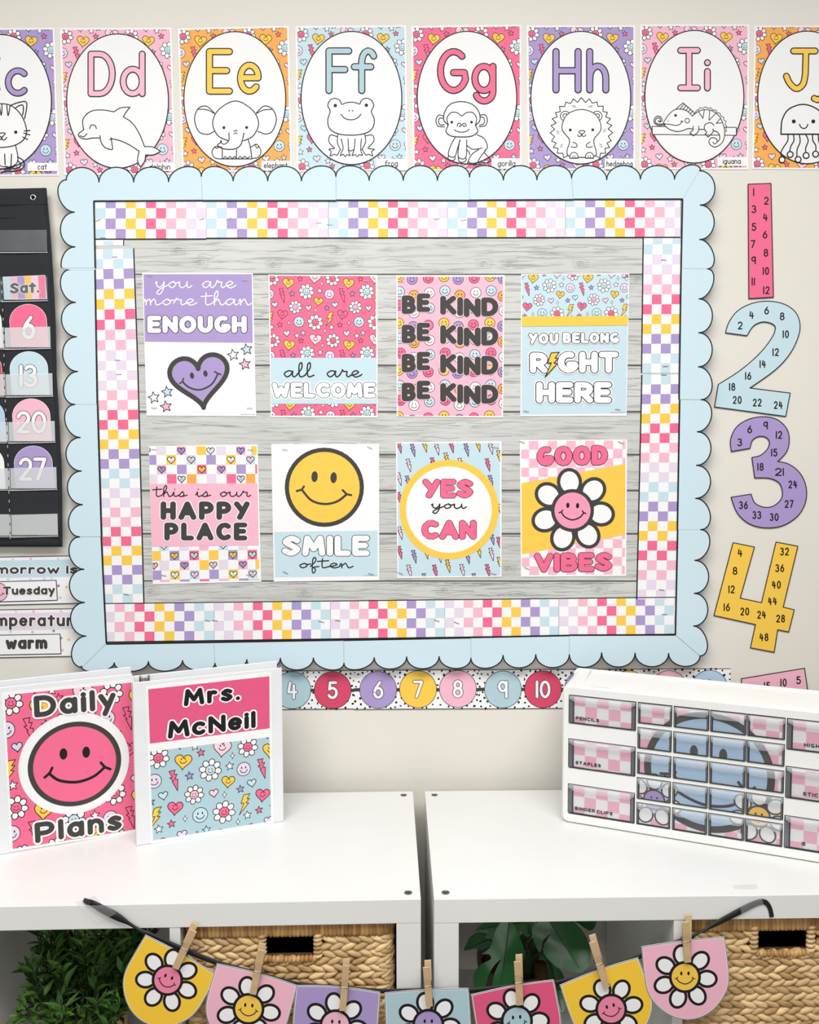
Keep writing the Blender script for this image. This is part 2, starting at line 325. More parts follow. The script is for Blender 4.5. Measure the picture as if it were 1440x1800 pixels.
# ------------------------------------------------------------------ stroke lettering
def _up(ps, k=.62): return [[(x, y * k) for x, y in p] for p in ps]
_S = smooth([(.95, .86), (.5, 1), (.04, .76), (.5, .52), (.97, .25), (.5, 0), (.0, .15)])
_P = [(.0, 0), (0, 1), (.5, 1)] + A(.5, .72, .5, .28, 90, -90) + [(0, .44)]
_ring = A(.5, .31, .5, .31, 0, 360, 20)
GL = {
 'A': (.8, [[(0, 0), (.5, 1), (1, 0)], [(.18, .33), (.82, .33)]]), 'B': (.6, [[(0, 0), (0, 1), (.5, 1)] + A(.5, .76, .4, .24, 90, -90) + [(0, .52), (.5, .52)] + A(.5, .26, .5, .26, 90, -90) + [(0, 0)]]),
 'C': (.66, [A(.6, .5, .6, .5, 52, 308)]), 'D': (.66, [[(0, 0), (0, 1), (.4, 1)] + A(.4, .5, .6, .5, 90, -90) + [(0, 0)]]),
 'E': (.55, [[(1, 1), (0, 1), (0, 0), (1, 0)], [(0, .52), (.86, .52)]]), 'F': (.55, [[(1, 1), (0, 1), (0, 0)], [(0, .53), (.8, .53)]]),
 'G': (.7, [A(.55, .5, .55, .5, 50, 335) + [(1, .46), (.55, .46)]]), 'Ĝ': (.7, [A(.55, .5, .55, .5, 70, 332) + [(1, .36), (.62, .36)]]), 'H': (.62, [[(0, 0), (0, 1)], [(1, 0), (1, 1)], [(0, .5), (1, .5)]]),
 'I': (.0, [[(0, 0), (0, 1)]]), 'Î': (.5, [[(0, 1), (1, 1)], [(0, 0), (1, 0)], [(.5, 0), (.5, 1)]]), 'J': (.5, [[(.25, 1), (1, 1)], [(.68, 1), (.66, .4)] + smooth([(.66, .4), (.58, .12), (.35, 0), (.12, .14), (0, .33)])]),
 'K': (.62, [[(0, 0), (0, 1)], [(.95, 1), (.06, .45)], [(.3, .58), (1, 0)]]), 'L': (.5, [[(0, 1), (0, 0), (1, 0)]]),
 'M': (.85, [[(0, 0), (.12, 1), (.5, .3), (.88, 1), (1, 0)]]), 'N': (.65, [[(0, 0), (0, 1), (1, 0), (1, 1)]]), 'O': (.76, [A(.5, .5, .5, .5, 0, 360, 24)]),
 'P': (.6, [_P]), 'R': (.62, [_P, [(.45, .44), (1, 0)]]), 'S': (.62, [_S]), 'T': (.66, [[(0, 1), (1, 1)], [(.5, 1), (.5, 0)]]),
 'U': (.64, [[(0, 1), (0, .42)] + A(.5, .42, .5, .42, 180, 360) + [(1, 1)]]), 'V': (.7, [[(0, 1), (.5, 0), (1, 1)]]), 'W': (.95, [[(0, 1), (.22, 0), (.5, .68), (.78, 0), (1, 1)]]),
 'Y': (.66, [[(0, 1), (.52, .5)], [(1, 1), (.3, 0)]]),
 'a': (.5, [_ring, [(1, .62), (1, 0)]]), 'c': (.48, [A(.55, .31, .55, .31, 48, 312)]), 'd': (.5, [_ring, [(1, 1), (1, 0)]]), 'e': (.5, [[(.02, .32), (.98, .32)] + A(.5, .31, .5, .31, 5, 318)]),
 'f': (.45, [[(.38, 0), (.38, .7)] + A(.72, .7, .34, .3, 180, 35), [(0, .6), (.85, .6)]]), 'g': (.5, [_ring, [(1, .62), (1, -.02)] + A(.52, -.02, .48, .25, 0, -155)]),
 'h': (.48, [[(0, 0), (0, 1)], [(0, .25)] + A(.5, .3, .5, .32, 165, 0) + [(1, 0)]]), 'i': (.0, [[(0, 0), (0, .6)], [(0, .92), (0.001, .92)]]), 'j': (.3, [[(1, .92)], [(1, .62), (1, 0)] + A(.4, 0, .6, .28, 0, -120)]), 'l': (.0, [[(0, 0), (0, 1)]]),
 'm': (.8, [[(0, 0), (0, .62)], [(0, .3)] + A(.25, .36, .25, .26, 170, 0) + [(.5, 0)], [(.5, .3)] + A(.75, .36, .25, .26, 170, 0) + [(1, 0)]]),
 'n': (.48, [[(0, 0), (0, .62)], [(0, .25)] + A(.5, .3, .5, .32, 165, 0) + [(1, 0)]]), 'o': (.52, [_ring]), 'p': (.5, [_ring, [(0, .62), (0, -.34)]]), 'r': (.34, [[(0, 0), (0, .62)], [(0, .28)] + A(.62, .28, .62, .34, 170, 60)]),
 's': (.42, _up([_S])), 't': (.42, [[(.48, .92), (.48, 0)], [(0, .62), (1, .62)]]), 'u': (.48, [[(0, .62), (0, .28)] + A(.5, .28, .5, .28, 180, 360) + [(1, .62)], [(1, .62), (1, 0)]]),
 'w': (.75, _up([[(0, 1), (.24, 0), (.5, .8), (.76, 0), (1, 1)]])), 'y': (.5, [[(0, .62), (.52, .08)], [(1, .62), (.3, -.34)]]), '.': (.0, [[(0, 0)]]),
 '0': (.58, [A(.5, .5, .5, .5, 0, 360, 24)]), '1': (.0, [[(0, 0), (0, 1)]]), '2': (.52, [A(.5, .71, .5, .29, 165, -30) + [(0, 0), (1, 0)]]), '3': (.5, [A(.45, .76, .46, .24, 145, -80) + A(.45, .27, .55, .27, 88, -150)]),
 '4': (.56, [[(.22, 1), (0, .38), (1, .38)], [(.7, .82), (.7, 0)]]), '5': (.5, [[(.9, 1), (.16, 1), (.08, .56)] + A(.46, .32, .54, .32, 130, -150)]), '6': (.5, [smooth([(.72, 1), (.2, .62), (.0, .31)]), A(.5, .31, .5, .31, 0, 360, 20)]),
 '7': (.5, [[(0, 1), (1, 1), (.3, 0)]]), '8': (.5, [A(.5, .76, .42, .24, 0, 360, 18), A(.5, .27, .5, .27, 0, 360, 20)]), '9': (.46, [A(.46, .7, .46, .3, 0, 360, 20), [(.94, 1), (.94, 0)]])}
def place(s, x0, x1, yt, yb, sw, gap, space, ax=1.):
    n = len(s.replace(' ', '')); ns = s.count(' ')
    tot = sum(GL[c][0] for c in s if c != ' '); sx = sw * ax
    k = (x1 - x0 - n * sx - (n - 1 - ns) * gap - ns * space) / tot if tot > 0 else 0
    x = x0 + sx / 2; out = []; H = (yb - yt) - sw
    for c in s:
        if c == ' ': x += space - gap; continue
        w = GL[c][0] * k
        out.append((c, x, w)); x += w + sx + gap
    return out, H
def text(a, s, x0, x1, yt, yb, sw, col, z=4, ol=None, oc='K', gap=None, space=None, dy=None, ol2=None, oc2='W', skew=0., ax=None):
    gap = sw * .12 if gap is None else gap; space = sw * 1.2 if space is None else space
    if ax is None: ax = 1.13 if sw > .2 * (yb - yt) else 1.
    low = ax > 1 and s != s.upper()
    if ax > 1: sw = min(sw, (yb - yt) * (.235 if low else .275))
    LY = (lambda v: v) if not low else (lambda v: v * 1.14 if v <= .62 else .707 + (v - .62) * .771)
    gl, H = place(s, x0, x1, yt, yb, sw, gap, space, ax)
    for i, (c, x, w) in enumerate(gl):
        c = 'Ĝ' if c == 'G' and ax > 1 else c; d = dy[i] if dy else 0
        for st in GL[c][1]:
            P = [(x + (px * w if w > 0 else px), yb - sw / 2 - (LY(py) if c.islower() else py) * H + d + skew * ((x - x0) + (px * w if w > 0 else 0))) for px, py in st]
            cl = len(P) > 3 and abs(P[0][0] - P[-1][0]) + abs(P[0][1] - P[-1][1]) < 1e-6
            if ol2: a.line(P, sw + 2 * ol + 2 * ol2, oc2, z - 2, cl, ax=ax)
            if ol: a.line(P, sw + 2 * ol, oc, z - 1, cl, ax=ax)
            a.line(P, sw, col, z, cl, ax=ax)
def glyph(a, c, x0, x1, yt, yb, sw, col, ol, z=6): text(a, c, x0, x1, yt, yb, sw, col, z, ol, 'K')
SG = {'a': (1.35, [[(.95, .8), (.55, 1), (.1, .55), (.35, .02), (.75, .35), (.95, .95), (.92, .3), (1.1, .02), (1.4, .35)]]),
 'e': (1.1, [[(0, .25), (.5, .42), (.82, .75), (.5, 1), (.15, .5), (.5, 0), (.9, .15), (1.15, .4)]]), 'r': (1.1, [[(0, .3), (.22, .85), (.28, 1.15), (.42, .88), (.75, .85), (.7, .3), (.88, .02), (1.15, .3)]]),
 'o': (1.15, [[(.6, 1), (.12, .55), (.4, .02), (.85, .45), (.62, .98), (.75, .75), (1.2, .85)]]), 'u': (1.35, [[(0, .75), (.1, .95), (.1, .3), (.4, .02), (.8, .4), (.9, .95), (.9, .3), (1.1, .02), (1.4, .35)]]),
 'y': (1.3, [[(0, .75), (.15, .95), (.15, .35), (.45, .1), (.8, .5), (.92, .95), (.8, -.3), (.45, -1), (.15, -.75), (.5, -.2), (1.3, .4)]]),
 'm': (1.7, [[(0, .6), (.15, .95), (.2, 0)], [(.2, .45), (.5, .98), (.62, .6), (.64, 0)], [(.64, .45), (.95, .98), (1.1, .6), (1.15, .15), (1.35, .02), (1.7, .35)]]), 'n': (1.25, [[(0, .6), (.15, .95), (.2, 0)], [(.2, .45), (.55, .98), (.7, .5), (.9, .02), (1.3, .35)]]),
 'h': (1.2, [[(0, .3), (.5, 1.5), (.48, 2.3), (.22, 1.7), (.2, 0)], [(.2, .45), (.55, .98), (.7, .5), (.88, .02), (1.25, .3)]]), 't': (.95, [[(.35, 2), (.3, .4), (.5, .02), (.95, .3)], [(-.15, 1.4), (.95, 1.55)]]),
 'l': (.85, [[(0, .3), (.5, 1.4), (.5, 2.25), (.25, 1.9), (.25, .4), (.45, .02), (.9, .3)]]), 'i': (.75, [[(0, .3), (.2, .95), (.2, .3), (.4, .02), (.75, .3)], [(.28, 1.5), (.3, 1.5)]]), 's': (1.0, [[(0, .2), (.42, .98), (.5, .95), (.62, .4), (.35, 0), (.05, .12)], [(.5, .05), (1, .3)]]),
 'f': (.85, [[(0, .3), (.5, 1.4), (.5, 2.2), (.25, 1.8), (.2, -.8), (.4, -1), (.5, -.3), (.3, .1), (.85, .3)]])}
def script(a, s, x0, x1, xh, yb, w, col, z=4, space=.9):
    tot = sum(SG[c][0] if c != ' ' else space for c in s); k = (x1 - x0) / tot; x = x0
    for c in s:
        if c == ' ': x += space * k; continue
        for st in SG[c][1]: a.curve([(x + px * k, yb - py * xh) for px, py in st], w, col, z)
        x += SG[c][0] * k

# ------------------------------------------------------------------ printed motifs
def hpts(cx, cy, s, rot=0, n=26, ky=1.):
    out = []; c, d = math.cos(math.radians(rot)), math.sin(math.radians(rot))
    for i in range(n):
        t = 2 * math.pi * (i + .5) / n; x = 16 * math.sin(t) ** 3 / 16.5 * s; y = -ky * (13 * math.cos(t) - 5 * math.cos(2 * t) - 2 * math.cos(3 * t) - math.cos(4 * t)) / 16.5 * s
        out.append((cx + c * x - d * y, cy + d * x + c * y))
    return out
def spts(cx, cy, r, rot=-90, k=.45): return [(cx + (r if i % 2 == 0 else r * k) * math.cos(math.radians(rot + 36 * i)), cy + (r if i % 2 == 0 else r * k) * math.sin(math.radians(rot + 36 * i))) for i in range(10)]
BOLT = [(-.35, -1), (.25, -1.05), (.12, -.62), (.42, -.62), (.2, -.15), (.48, -.12), (.42, 1.05), (-.08, .05), (.05, .02), (-.3, -.35), (-.05, -.38)]
BOLT2 = [(.55, -1), (-.12, -.95), (-.42, -.1), (-.1, -.12), (-.62, 1.05), (.38, -.05), (.1, -.1), (.48, -.5), (.2, -.5)]
def bolt(a, x, y, s, col, z=1, lw=2.2, kind=0): a.shape([(x + px * s, y + py * s) for px, py in (BOLT2 if kind else BOLT)], col, lw, 'K', z)
def face(a, x, y, r, z, c='K', lw=None, tick=True):
    lw = lw or r * .11
    for sx in (-.3, .3): a.disc(x + sx * r, y - .22 * r, r * .1, c, z, r * .16, n=8)
    a.line([(x + r * .52 * math.cos(t), y + .08 * r + r * .45 * math.sin(t)) for t in np.linspace(math.pi * .98, math.pi * .02, 9)], lw, c, z)
def bigface(a, x, y, r, z, c='K', rot=0):   # smile with cheek ticks
    T = a.T; 
    def q(px, py):
        t = math.radians(rot); return (x + r * (px * math.cos(t) - py * math.sin(t)), y + r * (px * math.sin(t) + py * math.cos(t)))
    for sx in (-.27, .27): a.disc(*q(sx, -.28), r * .09, c, z, r * .15, rot, 14)
    a.curve([q(-.62, .1), (q(-.42, .36)), q(0, .52), q(.42, .36), q(.62, .1)], r * .075, c, z)
    a.line([q(-.74, .14), q(-.62, .1), q(-.54, .0)], r * .07, c, z); a.line([q(.74, .14), q(.62, .1), q(.54, .0)], r * .07, c, z)
def smiley(a, x, y, r, col, z=1, lw=2.4): a.disc(x, y, r + lw / 2, 'K', z); a.disc(x, y, r - lw / 2, col, z + 1); face(a, x, y, r, z + 2)
def heart(a, x, y, s, col, z=1, lw=2.4, rot=0, smile=False):
    a.shape(hpts(x, y, s, rot), col, lw, 'K', z)
    if smile: face(a, x, y - s * .1, s * .68, z + 2)
def star(a, x, y, r, col, z=1, lw=2.2, rot=-95): a.shape(spts(x, y, r, rot), col, lw, 'K', z)
def spark(a, x, y, r, col, z=1): a.shape([(x, y - r), (x + .25 * r, y - .25 * r), (x + r * .7, y), (x + .25 * r, y + .25 * r), (x, y + r), (x - .25 * r, y + .25 * r), (x - .7 * r, y), (x - .25 * r, y - .25 * r)], col, 1.6, 'K', z)
def flower(a, x, y, r, col, z=1, lw=2.6, n=8, rot=12):
    for dr, c, zz in ((lw * .55, 'K', z), (-lw * .55, 'W', z + 1)):
        for i in range(n):
            t = math.radians(rot + 360 * i / n); a.disc(x + .68 * r * math.cos(t), y + .68 * r * math.sin(t), .31 * r + dr, c, zz, .26 * r + dr, math.degrees(t), 16)
    a.disc(x, y, .44 * r + lw / 2, 'K', z + 2, n=20); a.disc(x, y, .44 * r - lw / 2, col, z + 3, n=20); face(a, x, y, .42 * r, z + 4)
def daisy(a, x, y, R, col, z=1, ow=5., rot=-98, rc=.5, d=.68, pa=.32, pb=.275, oc='C'):   # big 7-petal daisy, R outer radius
    for dr, c, zz in ((0, oc, z), (-ow, 'W', z + 1)):
        for i in range(7):
            t = math.radians(rot + 360 * i / 7); a.disc(x + d * R * math.cos(t), y + d * R * math.sin(t), pa * R + dr, c, zz, pb * R + dr, math.degrees(t), 26)
    a.disc(x, y, rc * R, oc, z + 2); a.disc(x, y, rc * R - ow, col, z + 3); bigface(a, x, y, rc * R - ow, z + 4, 'K', rot + 98)
TILE = [('f', 0, 20, 38, 'HP'), ('h', 85, 42, 31, 'Y', 1), ('s', 148, 20, 15, 'HP'), ('h', 225, 12, 34, 'LP', 1), ('k', 261, 45, 12, 'W'), ('f', 180, 87, 41, 'B'), ('b', 47, 108, 36, 'HP', 0), ('s', 105, 98, 16, 'V'),
        ('s', 250, 82, 16, 'W'), ('m', 301, 100, 25, 'L'), ('h', 243, 137, 25, 'Y', 1), ('h', 12, 155, 17, 'B', 0), ('f', 120, 168, 35, 'P'), ('h', 190, 172, 17, 'LP', 0), ('s', 287, 172, 15, 'V'), ('k', 228, 184, 12, 'W'),
        ('h', 52, 205, 28, 'HP', 1), ('b', 303, 230, 36, 'Y', 1), ('m', 139, 245, 27, 'B'), ('f', 225, 248, 42, 'HP'), ('k', 85, 250, 12, 'W'), ('s', 37, 261, 15, 'HP'), ('s', 311, 273, 16, 'W'), ('h', 73, 305, 18, 'L', 0),
        ('s', 127, 318, 16, 'W'), ('s', 160, 303, 16, 'B'), ('k', 275, 292, 12, 'W')]
def pattern(a, x0, y0, x1, y1, ox, oy, sc, z=1, rot=0, shear=0, sub=None):
    """repeat print; region in the art's local units, tile origin ox,oy, scale sc"""
    oldc = a.clip; a.clip = (x0, y0, x1, y1); pw, ph = 318 * sc, 324 * sc
    i0, i1 = math.floor((x0 - ox) / pw) - 1, math.ceil((x1 - ox) / pw) + 1; j0, j1 = math.floor((y0 - oy) / ph) - 1, math.ceil((y1 - oy) / ph) + 1
    for i in range(i0, i1):
        for j in range(j0, j1):
            for t in TILE:
                X, Y = ox + i * pw + t[1] * sc, oy + j * ph + t[2] * sc; m = t[3] * sc * 1.1
                if X + m < x0 or X - m > x1 or Y + m < y0 or Y - m > y1: continue
                a.at(X, Y, sc); c = (sub or {}).get(t[4], t[4])
                if t[0] == 'f': flower(a, 0, 0, t[3], c, z)
                elif t[0] == 'h': heart(a, 0, 0, t[3], c, z, 2.6, 8 if t[5] else -6, t[5])
                elif t[0] == 's': star(a, 0, 0, t[3], c, z)
                elif t[0] == 'k': spark(a, 0, 0, t[3], c, z)
                elif t[0] == 'b': bolt(a, 0, 0, t[3], c, z, 2.4, t[5])
                else: smiley(a, 0, 0, t[3], c, z)
    a.T = None; a.clip = oldc
NW = (0, -1, 0)
def staples(parent, pts, Y, ln=9):
    for x, y, r in pts:
        a = Art(wallmap(Y), NW, .0007); a.line([(x - ln / 2 * math.cos(math.radians(r)), y - ln / 2 * math.sin(math.radians(r))), (x + ln / 2 * math.cos(math.radians(r)), y + ln / 2 * math.sin(math.radians(r)))], 1.0, 'steel', 1)
        o = a.build('staple', parent=parent)

# ================================================================== SETTING
m = MB(); m.box(-1.9, 2.0, 0, .1, 0, 2.75, 'wall'); tag(m.build('wall_back'), 'cream painted classroom wall', 'wall', kind='structure')
m = MB(); m.box(-1.9, 2.0, -4.2, 0, -.08, 0, 'floor'); tag(m.build('floor'), 'grey classroom floor', 'floor', kind='structure')

# ================================================================== SHELF UNITS
def shelf_unit(x0, y0, rot, sg, xs, label):
    c, s = math.cos(rot), math.sin(rot)
    def fr(p): return (x0 + c * p[0] - s * p[1], y0 + s * p[0] + c * p[1], p[2])
    t = thing('cube_shelf', fr((sg * .38, .19, 0)), label, 'shelf')
    e = xs[-1]; X = lambda a, b: (min(a * sg, b * sg), max(a * sg, b * sg))
    def part(nm, a, b, z0, z1, y0=0., y1=.39, bev=.0008):
        q = MB(); u = X(a, b); q.box(u[0], u[1], y0, y1, z0, z1, 'shelfw', fr); return q.build(nm, t, bevel=bev)
    part('top_panel', 0, e, .732, .77); part('bottom_panel', 0, e, 0, .038)
    part('side_panel', 0, xs[0], .038, .732, .0005); part('side_panel', xs[3], e, .038, .732, .0005)
    part('divider', xs[1], xs[2], .038, .732, .001); 
    part('shelf_board', xs[0], xs[1], .381, .397, .001); part('shelf_board', xs[2], xs[3], .381, .397, .001)
    for px in (.019, e - .019):
        for py in (.0185, .3715):
            q = MB(); cx, cy, _ = fr((px * sg, py, 0)); q.lathe([(.0062, 0), (.0064, .0008), (.005, .0011), (.0045, .0004), (.0, .0004)], (cx, cy, .7698), 'steel', 18)
            q.box(cx - .0028, cx + .0028, cy - .0007, cy + .0007, .7702, .7706, 'black'); tag(q.build('screw', t), 'grey metal screw cap')
    return t, fr
S1, fr1 = shelf_unit(.0441, -.4269, .0041, -1, (.0378, .3685, .385, .719, .757), 'white cube shelf on the left, under the two white binders')
S2, fr2 = shelf_unit(.0641, -.4281, -.0053, 1, (.0384, .3721, .3884, .722, .76), 'white cube shelf on the right, under the white drawer cabinet')

# ================================================================== BULLETIN BOARD
BY = -.02
def wq(pts, Y): return [tuple(W(x, y, Y)) for x, y in pts]
f = wq([(154, 328), (1214, 326), (1206, 1144), (160, 1150)], BY); bk = [(x, -.0005, z) for x, y, z in f]
t = thing('bulletin_board', ((f[0][0] + f[1][0]) / 2, -.01, f[3][2]), 'large bulletin board covered in grey wood plank print paper', 'bulletin board')
m = MB(); m.add(f + bk, [(0, 1, 2, 3), (7, 6, 5, 4), (0, 4, 5, 1), (1, 5, 6, 2), (2, 6, 7, 3), (3, 7, 4, 0)], 'shelfw'); m.build('board', t)
a = Art(wallmap(BY - .0004), NW)
a.slab([(160, 345), (1206, 342), (1192, 1120), (180, 1135)], 'wood', .0003)
rr = random.Random(3)
for y in (482, 561, 642, 723.5, 799, 862, 938, 1021):
    P = [(x, y + (.6 * rr.random())) for x in range(200, 1180, 60)]; a.line(P, 2.6 if y in (482, 561, 1021) else 3.4, 'woodline', 1)
    for q in range(14):
        x = rr.uniform(200, 1100); a.curve([(x, y + 4), (x + rr.uniform(10, 40), y + rr.uniform(3, 6)), (x + rr.uniform(50, 90), y + 4)], .6, 'woodline2', 1)
yy = [425, 482, 561, 642, 723.5, 799, 862, 938, 1021, 1056]
for k in range(9):
    for q in range(26):
        x = rr.uniform(190, 1110); y = rr.uniform(yy[k] + 4, yy[k + 1] - 4); l = rr.uniform(25, 120); d = rr.uniform(-2.5, 2.5)
        a.curve([(x, y), (x + l * .3, y + d), (x + l * .7, y - d * .6), (x + l, y + d * .3)], rr.uniform(.35, .8), 'woodline2', 1, n=3)
for kx, ky in ((312, 440), (593, 440), (352, 462), (623, 462), (480, 466), (850, 464), (1020, 464), (895, 465), (265, 1040), (535, 1042), (780, 1038), (1053, 1037), (245, 502), (1120, 492), (892, 1000), (880, 652)):
    for r in (1.8, 3.6, 5.6): a.curve([(kx + r * 1.15 * math.cos(v), ky + r * .85 * math.sin(v)) for v in np.linspace(.3 * r, .3 * r + 5.2, 10)], .45, 'woodline2', 1, n=3)
    for q in range(5): a.curve([(kx - 16 + q, ky - 7 + 3.4 * q), (kx - 5, ky - 8 + 4.0 * q), (kx + 6, ky - 8 + 4.0 * q), (kx + 18 - q, ky - 6 + 3.2 * q)], .4, 'woodline2', 1, n=3)
a.build('plank_paper', parent=t)

# ---- checkered border strips
CY = ['B', 'V', 'Y', 'HP', 'P', 'L']; CYR = ['L', 'P', 'HP', 'Y', 'V', 'B']
def hstrip(knots, ytl, ytr, h0, ht, rows, c0, c1, cyc, label, n0, edge_l=None, edge_r=None, lift=0.):
    """horizontal strip, columns c0..c1, x by knots, top y varies ytl..ytr along the board"""
    kc, kx = zip(*knots); a = Art(wallmap(BY - .0012 - lift), NW)
    X = lambda c: float(np.interp(c, kc, kx))
    Yt = lambda x: ytl + (ytr - ytl) * (x - 165) / 1035.
    xa, xb = X(c0) if edge_l is None else edge_l, X(c1) if edge_r is None else edge_r; hh = rows[-1]
    a.slab([(xa, Yt(xa)), (xb, Yt(xb)), (xb, Yt(xb) + hh * ht(xb)), (xa, Yt(xa) + hh * ht(xa))], 'W', .0003)
    for c in range(math.floor(c0), math.ceil(c1)):
        l, r = max(X(c), xa), min(X(c + 1), xb)
        if r - l < 1: continue
        for k in range(len(rows) - 1):
            if (c % 2 == 1) == (k % 2 == 0):
                a.poly([(l, Yt(l) + rows[k] * ht(l)), (r, Yt(r) + rows[k] * ht(r)), (r, Yt(r) + rows[k + 1] * ht(r)), (l, Yt(l) + rows[k + 1] * ht(l))], cyc[((c + 1) // 2) % 6], 1)
    e = hh - .018
    a.line([(xa, Yt(xa) + .6), (xb, Yt(xb) + .6)], 1.6, 'K', 2, cap=False) if n0 == 'bottom' else None
    yb = lambda x: Yt(x) + hh * ht(x) - 1
    a.line([(xa, yb(xa)), (xb, yb(xb))], 2.2, 'K', 2, cap=False)
    a.line([(xb, Yt(xb)), (xb, yb(xb))], .7, 'G', 2, cap=False)
    o = a.build('checkered_border_strip', label, 'border strip', 'checkered border strips on the board'); return o
TK = [(-1, 150), (0, 168), (11, 363), (23, 577.5), (35, 787), (47, 994), (58.8, 1200)]
ht = lambda x: 1.0
wh = ['first', 'second', 'third', 'fourth', 'fifth']
for i, (c0, c1) in enumerate(((-.4, 11), (11, 23), (23, 35), (35, 47), (47, 58.6))):
    o = hstrip(TK, 349, 347, 0, ht, [0, 17, 35.3, 53.8, 71.2 if i else 72.5], c0, c1, CY, wh[i] + ' checkered strip from the left along the top inside the blue border', 'top', lift=.0002 * (i % 2))
    staples(o, [[(173, 387, -20), (181, 418, 5), (355, 385, -12)], [(402, 385, -25), (560, 392, 0)], [(579, 395, 0), (768, 385, -8), (815, 387, -5)], [(832, 400, -5)], [(1101, 386, -8)]][i], BY - .0016)
BK = [(-1, 168), (0, 184), (11, 376.7), (23, 581), (35, 782), (47, 982.5), (59.3, 1190)]
for i, (c0, c1) in enumerate(((-.1, 11), (11, 23), (23, 35), (35, 47), (47, 59.2))):
    o = hstrip(BK, 1060.5, 1049, 0, lambda x: 1 - .04 * (x - 185) / 1000, [0, 15.5, 33.3, 51, 69.5], c0, c1, CYR, wh[i] + ' checkered strip from the left along the bottom inside the blue border', 'bottom', lift=.0002 * (i % 2))
    staples(o, [[(365, 1091, 8)], [(378, 1091, 8), (565, 1093, 14)], [(594, 1091, 8), (768, 1091, 18)], [(803, 1095, 22)], [(1168, 1080, 3)]][i], BY - .0016)
def vstrip(quad, w, rows, cols, label, st, lift=0., ends=('', '')):
    """vertical strip: quad px, local width w (columns at cols), rows list of (y0,y1,colour,parity)"""
    H = rows[-1][1] - rows[0][0]; y0 = rows[0][0]; hm = homog(quad, w, H); wm = wallmap(BY - .001 - lift); a = Art(lambda p: wm(hm(p)), NW)
    a.slab([(0, 0), (w, 0), (w, H), (0, H)], 'W', .0003)
    for (r0, r1, c, par) in rows:
        for k in range(len(cols) - 1):
            if k % 2 == par: a.rect(cols[k], r0 - y0, cols[k + 1], r1 - y0, c, 1)
    for side in ends:
        x = 1 if side == 'l' else w - 1
        if side: a.line([(x, 0), (x, H)], 2.2, 'K', 2, cap=False)
    o = a.build('checkered_border_strip', label, 'border strip', 'checkered border strips on the board'); staples(o, st, BY - .0016); return o
def seq(y, h, cs, par, n=2):
    out = []
    for c in cs:
        for k in range(n): out.append((y, y + h, c, par)); y += h; par ^= 1
    return out
cl = [-3, 14.5, 32, 49.8, 67.5]
r1 = seq(438.5, 17.85, ['B', 'V', 'Y', 'HP', 'P', 'L'], 1); 
vstrip([(166, 438.5), (236, 436.5), (243.5, 651), (172, 652.5)], 70, r1, [0, 14.5, 32, 50, 67.5], 'upper checkered strip on the left side of the board, starting with pale blue squares', [(202, 451.5, 0), (207, 633, 3)], ends=('r',))
r2 = seq(651.5, 17.15, ['L', 'P', 'HP', 'Y', 'V', 'B', 'L', 'P', 'HP', 'Y', 'V', 'B'], 1)[:24]
vstrip([(172, 651.5), (243.5, 650.5), (254, 1060), (184, 1061)], 70, r2, [0, 14.5, 32, 50, 67.5], 'lower checkered strip on the left side of the board, starting with pale lilac squares', [(209, 658, 0), (222, 1045, 12)], .0003, ends=('r',))
a = Art(wallmap(BY - .001), NW); a.slab([(165, 421), (219, 420.5), (219, 431), (166, 432)], 'W', .0003); a.rect(182, 424, 199, 430.5, 'B', 1); a.line([(217.5, 421), (217.5, 431)], 2, 'K', 2, cap=False)
a.build('checkered_border_strip', 'short torn end of a checkered strip above the left strip in the top left corner', 'border strip', 'checkered border strips on the board')
ra = seq(412, 17.4, ['B', 'L', 'P', 'HP', 'Y', 'V', 'B'], 1)
vstrip([(1130, 412), (1200, 411), (1195.5, 655.6), (1127, 655.6)], 69, ra, [2, 17.5, 34.5, 52, 69], 'upper checkered strip on the right side of the board', [(1167, 457, 3), (1170, 644, 0), (1167, 659, 0)], ends=('l',))
rb = [(659, 676, 'B', 0)] + seq(676, 17.15, ['V', 'Y', 'HP', 'P', 'L', 'B', 'V', 'Y', 'HP', 'P', 'L'], 1)
vstrip([(1127.5, 659), (1197, 658), (1188, 1054), (1118.5, 1053.5)], 69, rb, [1.5, 17.5, 34.5, 52, 69], 'lower checkered strip on the right side of the board', [(1163, 1037, 8)], .0003, ends=('l',))

# ---- scalloped border
def lobe(p, q, d, nrm, n=14):
    out = []
    for i in range(n + 1):
        t = math.pi * i / n; u = (1 - math.cos(t)) / 2; b = math.sin(t)
        out.append((p[0] + (q[0] - p[0]) * u + nrm[0] * d * b, p[1] + (q[1] - p[1]) * u + nrm[1] * d * b))
    return out
def scallop(cusps, ext, nrm, inner, label, lift, first_lobe=None, last_lobe=None):
    """cusps along the outer side in order; ext: outer extreme coordinate function; inner: [start,end] inner points"""
    a = Art(wallmap(BY - .0024 - lift), NW); ax = 1 if nrm[1] else 0; path = []
    for p, q in zip(cusps[:-1], cusps[1:]):
        mid = (p[0] + q[0]) / 2, (p[1] + q[1]) / 2; d = (ext(mid[1 - ax]) - mid[ax]) * nrm[ax]
        path += lobe(p, q, d, nrm)[(1 if path else 0):]
    out = path + [inner[1], inner[0]]
    a.slab(out, 'BB', .0003); a.line(path, 2.1, 'K', 2)
    a.line([inner[0], inner[1]], 2.8, 'K', 2, cap=False)
    a.line([path[-1], inner[1]], .7, 'S', 1, cap=False); a.line([path[0], inner[0]], .5, 'S', 1, cap=False)
    return a.build('scalloped_border_strip', label, 'border strip', 'pale blue scalloped border strips around the board')
